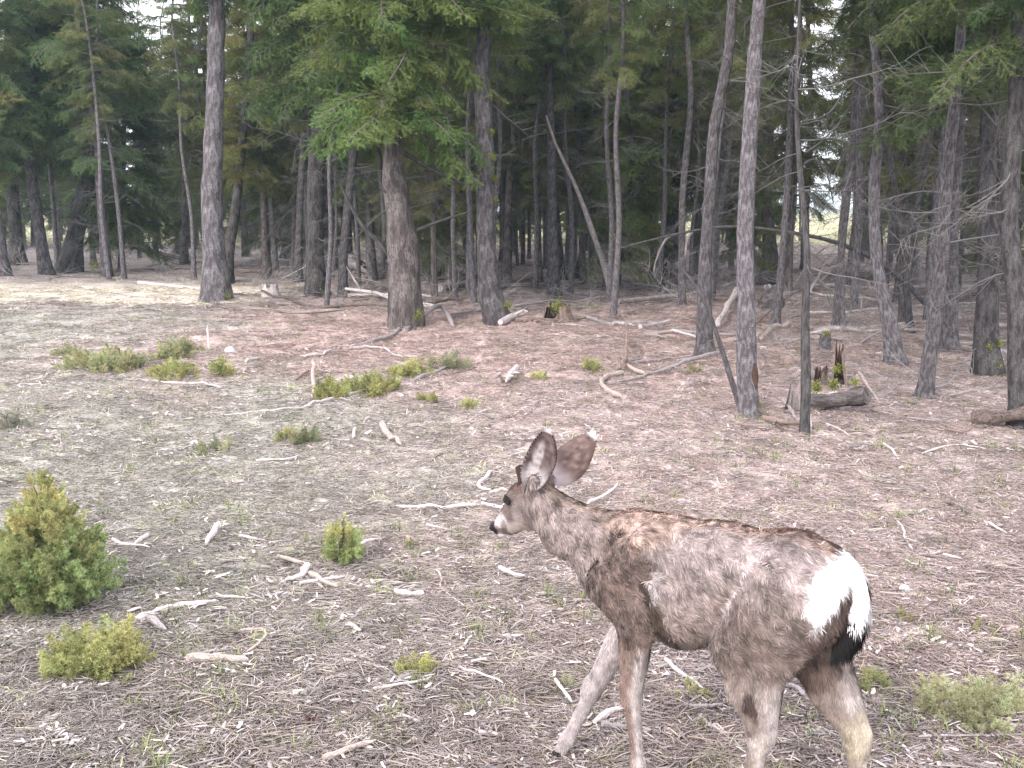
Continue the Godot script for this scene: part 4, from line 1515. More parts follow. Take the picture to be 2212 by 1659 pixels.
	tree("fir_tree", "crooked limbed fir with a mossy foot at the left edge of the stand", "tree", [[150, 592, 44], [160, 520, 38], [178, 430, 34], [190, 330, 30], [205, 260, 26], [212, 220, 22], [185, 160, 16], [190, 20, 12]], "bark_dark", {"h": 10.8, "crown": [4.6, 3.0, 150, mid], "dead": [1.0, 5.0, 1.6, 20], "moss": [[205, 575, 18, 60]],
		"limbs": [[[205, 250, 12], [260, 245, 10], [330, 270, 8], [350, 285, 4]], [[200, 310, 11], [270, 320, 9], [350, 300, 6], [400, 285, 3]], [[180, 350, 9], [150, 290, 8], [135, 245, 5]], [[210, 225, 9], [200, 120, 8], [206, 40, 5]]]})
	tree("fir_tree", "slanting grey trunk left of the crooked limbed fir", "tree", [[100, 594, 26], [82, 480, 24], [70, 380, 22], [60, 250, 20], [72, 100, 17]], "bark_grey", {"h": 11.3, "crown": [3.6, 2.4, 130, dark], "dead": [1.0, 4.4, 1.5, 22]})
	tree("fir_tree", "dark trunk at the far left edge with low drooping boughs", "tree", [[40, 575, 30], [30, 450, 26], [22, 300, 24], [20, 100, 20]], "bark_dark", {"h": 11.3, "crown": [3.0, 2.6, 150, mid], "dead": [0.8, 4.0, 1.6, 22]})
	tree("young_fir", "young bushy fir green nearly to the ground, between crooked fir and pale straight trunk", "tree", [[262, 588, 14], [262, 500, 12], [265, 380, 10], [268, 260, 7]], "bark_dark", {"h": 7.0, "crown": [0.9, 1.9, 120, Color(0.07, 0.11, 0.03)], "dead": [0.4, 2.0, 0.9, 8]})
	tree("fir_tree", "grey-brown slim trunk in a row left of the pale straight trunk", "tree", [[398, 572, 17], [400, 450, 15], [404, 330, 13], [410, 160, 10]], "bark_brown", {"h": 10.2, "crown": [4.4, 1.7, 80, mid], "dead": [0.9, 5.0, 1.2, 24]})
	tree("fir_tree", "slim trunk with olive boughs between the thin dark trunk and the broken-off trunk", "tree", [[575, 578, 18], [574, 480, 16], [572, 370, 14], [576, 200, 12]], "bark_brown", {"h": 10.2, "crown": [3.2, 1.6, 100, olive], "dead": [0.8, 4.0, 1.3, 24]})
	tree("broken_tree", "broken-off grey trunk with a square top, left of the slender grey pole", "dead tree", [[628, 556, 30], [627, 500, 28], [625, 440, 27], [626, 412, 26]], "bark_grey", {"h": 0.0, "dead": [0.4, 2.0, 0.7, 6]})
	tree("broken_tree", "red-brown broken trunk slanting to the right behind the thickest trunk", "dead tree", [[942, 604, 40], [948, 560, 34], [958, 510, 28], [965, 460, 18]], "bark_brown", {"h": 0.0, "moss": [[945, 600, 14, 30]]})
	tree("broken_tree", "charred dark stub close beside the red-brown slanting trunk", "dead tree", [[920, 600, 30], [924, 560, 28], [928, 520, 22], [930, 490, 12]], "wood_dark", {"h": 0.0})
	tree("snag", "slender dead pole arching over the slope behind the front pair of trunks", "dead tree", [[2010, 668, 13], [1960, 615, 12], [1905, 572, 11], [1850, 540, 10], [1770, 514, 8], [1690, 500, 8], [1590, 489, 7], [1500, 498, 6], [1400, 520, 5], [1310, 545, 3]], "bark_grey", {"h": 0.0, "flare": 0.0, "limb_mat": "wood_grey", "limbs": [[[1470, 505, 5], [1440, 515, 5], [1418, 560, 3], [1412, 590, 2]], [[1498, 498, 5], [1484, 520, 5], [1480, 560, 4]]]})
	tree("fir_tree", "narrow trunk behind the leaning white board and left trunk of the front pair", "tree", [[1665, 590, 30], [1660, 500, 27], [1655, 400, 24], [1662, 200, 20]], "bark_brown", {"h": 10.8, "crown": [4.6, 1.7, 80, mid], "dead": [1.0, 5.0, 1.2, 20]})

func back_trees() -> void:
	var protos := []
	var r := RandomNumberGenerator.new()
	r.seed = 61
	# [name, height, radius, crown from, reach, boughs, dead twigs, bark, tint]
	var kinds := [["fir_tree", 11.0, 0.15, 3.0, 1.9, 72, 30, "bark_grey", Color(0.12, 0.18, 0.075)], ["fir_tree", 12.0, 0.18, 3.8, 2.1, 75, 30, "bark_grey", Color(0.11, 0.17, 0.075)], ["fir_tree", 10.0, 0.09, 2.2, 1.6, 75, 34, "bark_brown", Color(0.15, 0.175, 0.065)], ["slim_fir", 10.5, 0.07, 4.6, 1.2, 55, 44, "bark_pale", Color(0.13, 0.17, 0.07)], ["fir_tree", 11.0, 0.12, 1.6, 1.8, 95, 24, "bark_grey", Color(0.12, 0.185, 0.075)], ["young_fir", 6.0, 0.05, 0.7, 1.4, 90, 10, "bark_dark", Color(0.15, 0.20, 0.07)]]
	var say := ["shaded green fir with a grey trunk, deep in the stand behind the front trunks", "tall thick dark-trunked fir, deep in the stand behind the front trunks", "olive fir with a brown trunk, deep in the stand behind the front trunks", "thin bare grey pole with dead twigs, deep in the stand behind the front trunks", "low-branched dark fir, deep in the stand behind the front trunks", "small young fir under taller trees, deep in the stand behind the front trunks"]
	var groups := ["grey-trunked firs deep in the stand", "thick dark firs deep in the stand", "olive firs deep in the stand", "bare poles deep in the stand", "low-branched firs deep in the stand", "young firs deep in the stand"]
	for k in kinds.size():
		var q: Array = kinds[k]
		var o := Node3D.new()
		o.name = "proto"
		var p := [Vector3.ZERO]
		var rad := [q[2]]
		for i in range(1, 7):
			var t := i / 6.0
			p.append(Vector3(r.randf_range(-0.25, 0.25) * t * 1.5, q[1] * t, r.randf_range(-0.25, 0.25) * t * 1.5))
			rad.append(lerpf(q[2] * 0.86, 0.015, pow(t, 1.1)))
		part("trunk", trunk_mesh(p, rad, mat[q[7]], 10), o)
		crown(o, p, q[3], q[1] * 0.98, q[4], q[5], r, q[8])
		dead_twigs(o, p, 0.7, q[3] + 2.0, q[4] * 0.62, q[6], r)
		protos.append(o)
	var made := 0
	var tries := 0
	while made < 350 and tries < 14000:
		tries += 1
		var z := -lerpf(13.0, 74.0, pow(r.randf(), 0.95))
		var x := r.randf_range(-1, 1) * (absf(z) * 0.50 + 3.5)
		var slant := x / -z
		if x < -4.0 - (r.randf() * 1.0) and z > -28.5:
			continue
		if x < 1.5 and z > -20.5 - absf(x) * 0.4:
			continue
		if x >= 1.5 and z > -13.5 + (3.0 - minf(x, 3.0)) * -2.5:
			continue
		# the stand opens towards the light on the right
		if slant > 0.235 and slant < 0.318 and r.randf() < (0.72 if z < -17.0 else 0.80):
			continue
		var free := true
		var gap := 0.6 if z > -32.0 else 0.9
		for t in taken:
			if Vector2(t.x - x, t.y - z).length() < gap + t.z * 0.5:
				free = false
				break
		if not free:
			continue
		var k := [0, 1, 2, 2, 3, 3, 3, 3, 4, 5][r.randi() % 10] as int
		if z > -27.0 and k != 5:
			k = 3 if r.randf() < 0.6 else 2
		if z < -48.0 and r.randf() < 0.55:
			k = 4 if r.randf() < 0.5 else 5
		var o: Node3D = protos[k].duplicate()
		o.name = numbered(kinds[k][0])
		add_child(o)
		o.position = Vector3(x, height(x, z) - 0.03, z)
		o.rotation = Vector3(r.randf_range(-0.05, 0.05), r.randf() * TAU, r.randf_range(-0.05, 0.05))
		o.scale = Vector3.ONE * r.randf_range(0.8, 1.2)
		tag(o, say[k], "tree", groups[k])
		taken.append(Vector3(x, z, 0.2))
		made += 1
	# slim poles crowd the gaps between the taller trees
	made = 0
	tries = 0
	while made < 75 and tries < 4000:
		tries += 1
		var z := -r.randf_range(20.5, 38.0)
		var x := r.randf_range(-0.20, 0.48) * -z
		if x > 4.0:
			z += 4.0
		var free := (x / -z < 0.245 or x / -z > 0.30) and (x / -z < -0.158 or x / -z > -0.108 or z < -28.0)
		for t in taken:
			if Vector2(t.x - x, t.y - z).length() < 0.4 + t.z * 0.5:
				free = false
				break
		if not free:
			continue
		var o: Node3D = protos[3].duplicate()
		o.name = numbered("slim_fir")
		add_child(o)
		o.position = Vector3(x, height(x, z) - 0.03, z)
		o.rotation = Vector3(r.randf_range(-0.07, 0.07), r.randf() * TAU, r.randf_range(-0.07, 0.07))
		var s := r.randf_range(0.75, 1.15)
		o.scale = Vector3(s, s * r.randf_range(0.95, 1.15), s)
		tag(o, say[3], "tree", groups[3])
		taken.append(Vector3(x, z, 0.15))
		made += 1
	for o in protos:
		o.free()

func stumps_and_logs() -> void:
	stump("cut_stump", "small upright cut stump topped with yellow moss, behind the mossy log", "stump", 1781, 757, 24, 36, "bark_grey", {"moss": [1.0, 0.9, 90]})
	stump("broken_stump", "tall pointed broken stump with a dark red hollow, standing by the mossy log", "stump", 1812, 830, 32, 62, "wood_brown", {"gap": 0.25, "turn": PI * 0.62, "jag": 0.22, "taper": 0.55, "tilt": -0.05, "moss": [0.55, 0.9, 90]})
	stump("root_chunk", "dark curved chunk of root left of the pointed broken stump", "stump", 1772, 832, 30, 30, "wood_dark", {"gap": 0.35, "turn": PI * 0.9, "jag": 0.2, "inside": "wood_red"})
	fallen_log("mossy_log", "short mossy rotten log lying right of the thin dark near trunk", [1748, 872], [1874, 856], 46, "bark_brown", {"across": [1810, 893], "lumps": 0.3, "moss": [[0.1, 0.6, 110], [0.4, 0.6, 70], [0.75, 0.5, 40]], "taper": 0.9})
	stump("hollow_butt", "rotten hollow log end showing pale ribs, left of the thin dark near trunk", "log", 1716, 892, 38, 50, "wood_brown", {"gap": 0.4, "turn": PI * 0.75, "jag": 0.18, "taper": 0.6, "inside": "wood_grey"})
	fallen_log("root_plate", "low rotten slab with a hollow underside at the foot of the nearest grey trunk", [1600, 930, -0.02], [1725, 940, -0.03], 22, "wood_dark", {"lumps": 0.45, "taper": 0.7})
	fallen_log("dark_log", "dark log half hidden behind the trunk at the right edge", [2106, 908], [2290, 884], 42, "wood_dark", {"lumps": 0.4, "taper": 1.15, "across": [2150, 930]})
	stump("moss_stump", "low stump with a dark hole and green moss right of the curved lichen trunk", "stump", 1205, 692, 52, 34, "wood_brown", {"gap": 0.22, "turn": PI * 0.7, "jag": 0.1, "inside": "wood_dark", "moss": [0.9, 0.9, 80]})
	stump("cut_stump", "broad round cut stump behind the nearest grey trunk", "stump", 1667, 655, 42, 38, "bark_grey", {})
	stump("cut_stump", "brown cut stump left of the front trunk pair, by the long log's end", "stump", 1448, 628, 32, 60, "bark_brown", {})
	fallen_log("log", "round grey log end beyond the broad cut stump", [1640, 618], [1685, 612], 30, "bark_grey", {})
	fallen_log("white_split_log", "split white log with a black cleft leaning left of the thickest trunk", [756, 562], [830, 594], 30, "wood_pale", {"taper": 0.62, "across": [795, 606]})
	var g := get_node("white_split_log") as Node3D
	var cl := Shape.new()
	var dm := (ground(795, 606) - EYE).dot(ray(1106.0, 829.5)) - 0.22
	cl.tube([at(760, 556, dm) - g.position, at(778, 567, dm - 0.03) - g.position, at(800, 580, dm - 0.06) - g.position, at(812, 588, dm - 0.02) - g.position], [0.03, 0.075, 0.07, 0.015], 8)
	part("cleft", cl.mesh(mat.hollow), g)
	fallen_log("log", "grey log on the ground right of the charred dark stub", [950, 628], [1032, 612], 15, "wood_grey", {})
	fallen_log("log", "mossy-sided brown log between the thickest trunk and the lichen trunk", [968, 622], [1030, 604], 18, "wood_brown", {"moss": [[0.3, 0.8, 30]]})
	fallen_log("log", "pale bleached log lying behind the lichen trunk", [975, 583], [1045, 603], 13, "wood_pale", {})
	fallen_log("log", "long low log with a dark underside left of the front pair of trunks", [1335, 655], [1492, 640], 10, "wood_grey", {"taper": 1.2})
	fallen_log("log", "brown log right of the lichen trunk, behind the low mossy stump", [1095, 617], [1150, 606], 14, "wood_brown", {})
	fallen_log("log", "far grey log lying among the back trunks behind the thickest trunk", [830, 556], [900, 548], 12, "wood_grey", {})
	fallen_log("log", "far pale log among the back trunks left of the split white log", [582, 585], [700, 575], 9, "wood_pale", {})
	fallen_log("log", "dark fallen pole behind the pale straight trunk", [262, 545, 0.3], [450, 577], 8, "wood_dark", {})
	fallen_log("log", "pale log at the back of the bleached grass, ending at the pale straight trunk", [300, 614], [446, 630], 9, "wood_pale", {})
	fallen_log("log", "pale log behind the slanting trunk at the right", [2060, 728], [2130, 736], 12, "wood_grey", {})
	fallen_log("log", "dark log beneath the pale log behind the slanting trunk at the right", [2030, 755], [2180, 766], 10, "wood_dark", {})
	fallen_log("log", "far dark log under the arching dead pole, right of the front pair", [1790, 598], [1960, 610], 12, "wood_dark", {})
	fallen_log("log", "far log right of the nearest trunk, with white bleached branches around it", [1690, 640], [1740, 632], 10, "wood_grey", {})
	stump("wood_block", "pale wood block with a dark knot beside the dark mossy-footed trunk", "stump", 585, 640, 34, 22, "wood_pale", {"jag": 0.15})
	stump("wood_chunk", "small brown wedge of wood on the litter near the bottom edge", "wood chunk", 672, 1572, 36, 24, "wood_brown", {"jag": 0.25, "taper": 0.7, "inside": "wood_red"})

func fallen_poles() -> void:
	var r := RandomNumberGenerator.new()
	r.seed = 2025
	var made := 0
	while made < 60:
		var z := -r.randf_range(17.0, 36.0)
		var x := r.randf_range(-0.34, 0.50) * -z
		if x > 3.0:
			z += 4.0
		if x < -4.5 and z > -28.0:
			continue
		var l := r.randf_range(0.9, 3.6)
		var a := r.randf_range(-0.6, 0.6) if r.randf() < 0.7 else r.randf() * TAU
		var dir := Vector3(cos(a), 0, sin(a))
		var rad := r.randf_range(0.018, 0.06)
		var p := []
		var rr := []
		var raise := r.randf_range(0.0, 0.25) if r.randf() < 0.4 else 0.0
		for i in 7:
			var t := i / 6.0
			var q := Vector3(x, 0, z) + dir * l * (t - 0.5) + Vector3(r.randfn(), 0, r.randfn()) * rad * 0.7
			q.y = height(q.x, q.z) + rad * 0.8 + raise * t
			p.append(q - Vector3(x, 0, z))
			rr.append(rad * lerpf(1.0, 0.5, t) * r.randf_range(0.88, 1.1))
		var s := Shape.new()
		s.tube(p, rr, 8, Color.WHITE, fine, 0.12, 0.5)
		for k in r.randi_range(0, 3):
			var i := r.randi_range(2, 5)
			var o := (dir * 0.6 + Vector3(r.randfn() * 0.6, r.randf_range(0.2, 1.0), r.randfn() * 0.6)).normalized()
			var sl := rad * r.randf_range(4.0, 12.0)
			s.tube([p[i], p[i] + o * sl * 0.5, p[i] + o * sl], [rad * 0.35, rad * 0.25, rad * 0.08], 5)
		var o2 := part("fallen_pole", s.mesh(mat[["wood_grey", "wood_pale", "wood_grey", "wood_brown"][made % 4]]), self)
		o2.position = Vector3(x, 0, z)
		tag(o2, "thin bare fallen pole lying in the brush on the floor of the stand", "log", "fallen poles on the floor of the stand")
		made += 1

func low_plants() -> void:
	var y := Color(0.410, 0.402, 0.186)
	var gy := Color(0.403, 0.395, 0.239)
	shrub("fir_seedling", "cone-shaped yellow-green young fir at the left edge, the largest of the low plants", "young tree", 105, 1305, 250, 335, {"cone": true, "count": 330, "tint": Color(0.403, 0.395, 0.186)})
	shrub("juniper", "rounded low shrub with a grey stick in it, below the cone-shaped young fir", "shrub", 205, 1452, 150, 118, {"tint": y, "count": 62})
	shrub("fir_seedling", "knee-high bright yellow-green seedling in open litter left of the deer", "young tree", 741, 1216, 98, 128, {"cone": true, "count": 110, "tint": Color(0.463, 0.454, 0.204)})
	shrub("fir_seedling", "tiny yellow-green seedling between the bright seedling and the deer", "young tree", 887, 1190, 32, 42, {"cone": true, "count": 36, "tint": Color(0.446, 0.436, 0.204)})
	shrub("juniper", "small yellow tuft of shrub behind a grey stick in the lower middle", "shrub", 900, 1466, 62, 54, {"tint": Color(0.429, 0.420, 0.172), "count": 40})
	shrub("juniper", "largest juniper mat in the left middle distance", "shrub", 222, 806, 165, 62, {"tint": gy, "count": 90})
	shrub("juniper", "juniper mat behind the dark log, right of the largest mat", "shrub", 372, 775, 80, 48, {"tint": gy, "count": 46})
	shrub("juniper", "juniper mat in front of the dark log, right of the largest mat", "shrub", 375, 825, 110, 42, {"tint": y, "count": 50})
	shrub("juniper", "small upright juniper right of the mats by the dark log", "shrub", 478, 812, 36, 46, {"tint": y})
	shrub("juniper", "small juniper behind the white stone, right of the left mats", "shrub", 440, 762, 40, 26, {"tint": gy})
	shrub("juniper", "small clump at the left end of the largest juniper mat", "shrub", 145, 765, 50, 30, {"tint": gy})
	shrub("juniper", "yellow juniper clump beside the white upright stick, left end of the central row", "shrub", 718, 860, 62, 46, {"tint": y, "count": 36})
	shrub("juniper", "broad yellow juniper in the middle of the central row", "shrub", 800, 848, 110, 56, {"tint": y, "count": 70})
	shrub("juniper", "pale yellow juniper behind the middle of the central row", "shrub", 885, 818, 85, 46, {"tint": y, "count": 46})
	shrub("juniper", "thin straw-yellow juniper at the right end of the central row", "shrub", 968, 795, 80, 42, {"tint": Color(0.372, 0.365, 0.248), "count": 40})
	shrub("juniper", "round bright yellow clump right of the white chunk in the middle", "shrub", 1166, 820, 40, 26, {"tint": Color(0.463, 0.454, 0.172)})
	shrub("juniper", "small olive tuft under the grey branch right of the central row", "shrub", 926, 868, 30, 34, {"tint": y})
	shrub("juniper", "small olive tuft right of the central row, towards the deer's ears", "shrub", 1016, 884, 28, 34, {"tint": y})
	shrub("juniper", "upright brownish-yellow tuft left of the white forked chunk", "shrub", 655, 958, 30, 46, {"tint": Color(0.326, 0.319, 0.204)})
	shrub("juniper", "short yellow tuft left of the upright brownish one", "shrub", 616, 950, 30, 32, {"tint": y})
	shrub("juniper", "pale sparse shrub above the cone-shaped young fir's right side", "shrub", 460, 978, 50, 52, {"tint": Color(0.386, 0.373, 0.252), "count": 12})
	shrub("juniper", "yellow tuft beside the uprooted grey root left of the front pair", "shrub", 1278, 800, 40, 34, {"tint": y})
	shrub("juniper", "low green mat at the foot of the front pair's left trunk", "shrub", 1496, 806, 50, 22, {"tint": Color(0.359, 0.352, 0.204)})
	shrub("juniper", "green mat beside the low mossy stump", "shrub", 1262, 668, 60, 20, {"tint": Color(0.395, 0.387, 0.204)})
	shrub("juniper", "wide sparse yellow-green shrub in the right lower corner", "shrub", 2115, 1560, 180, 130, {"tint": Color(0.385, 0.377, 0.239), "count": 30})
	shrub("juniper", "small yellow-green clump right of the deer's hind leg", "shrub", 1882, 1490, 58, 58, {"tint": Color(0.342, 0.335, 0.172), "count": 26})
	shrub("juniper", "little green clump above the wide sparse shrub at the right", "shrub", 2125, 1375, 50, 40, {"tint": Color(0.342, 0.335, 0.172), "count": 18})
	shrub("juniper", "little tuft between the white stone and the deer's rump", "shrub", 1952, 1345, 26, 36, {"tint": Color(0.342, 0.335, 0.172), "count": 10})
	shrub("sagebrush", "blue-grey sagebrush at the left edge above the cone-shaped young fir", "shrub", 35, 925, 70, 60, {"tint": Color(0.291, 0.285, 0.253), "count": 12})
	shrub("juniper", "green moss-like clump under the fallen stick between the deer's legs", "shrub", 1500, 1500, 90, 34, {"tint": Color(0.463, 0.454, 0.239), "count": 34})

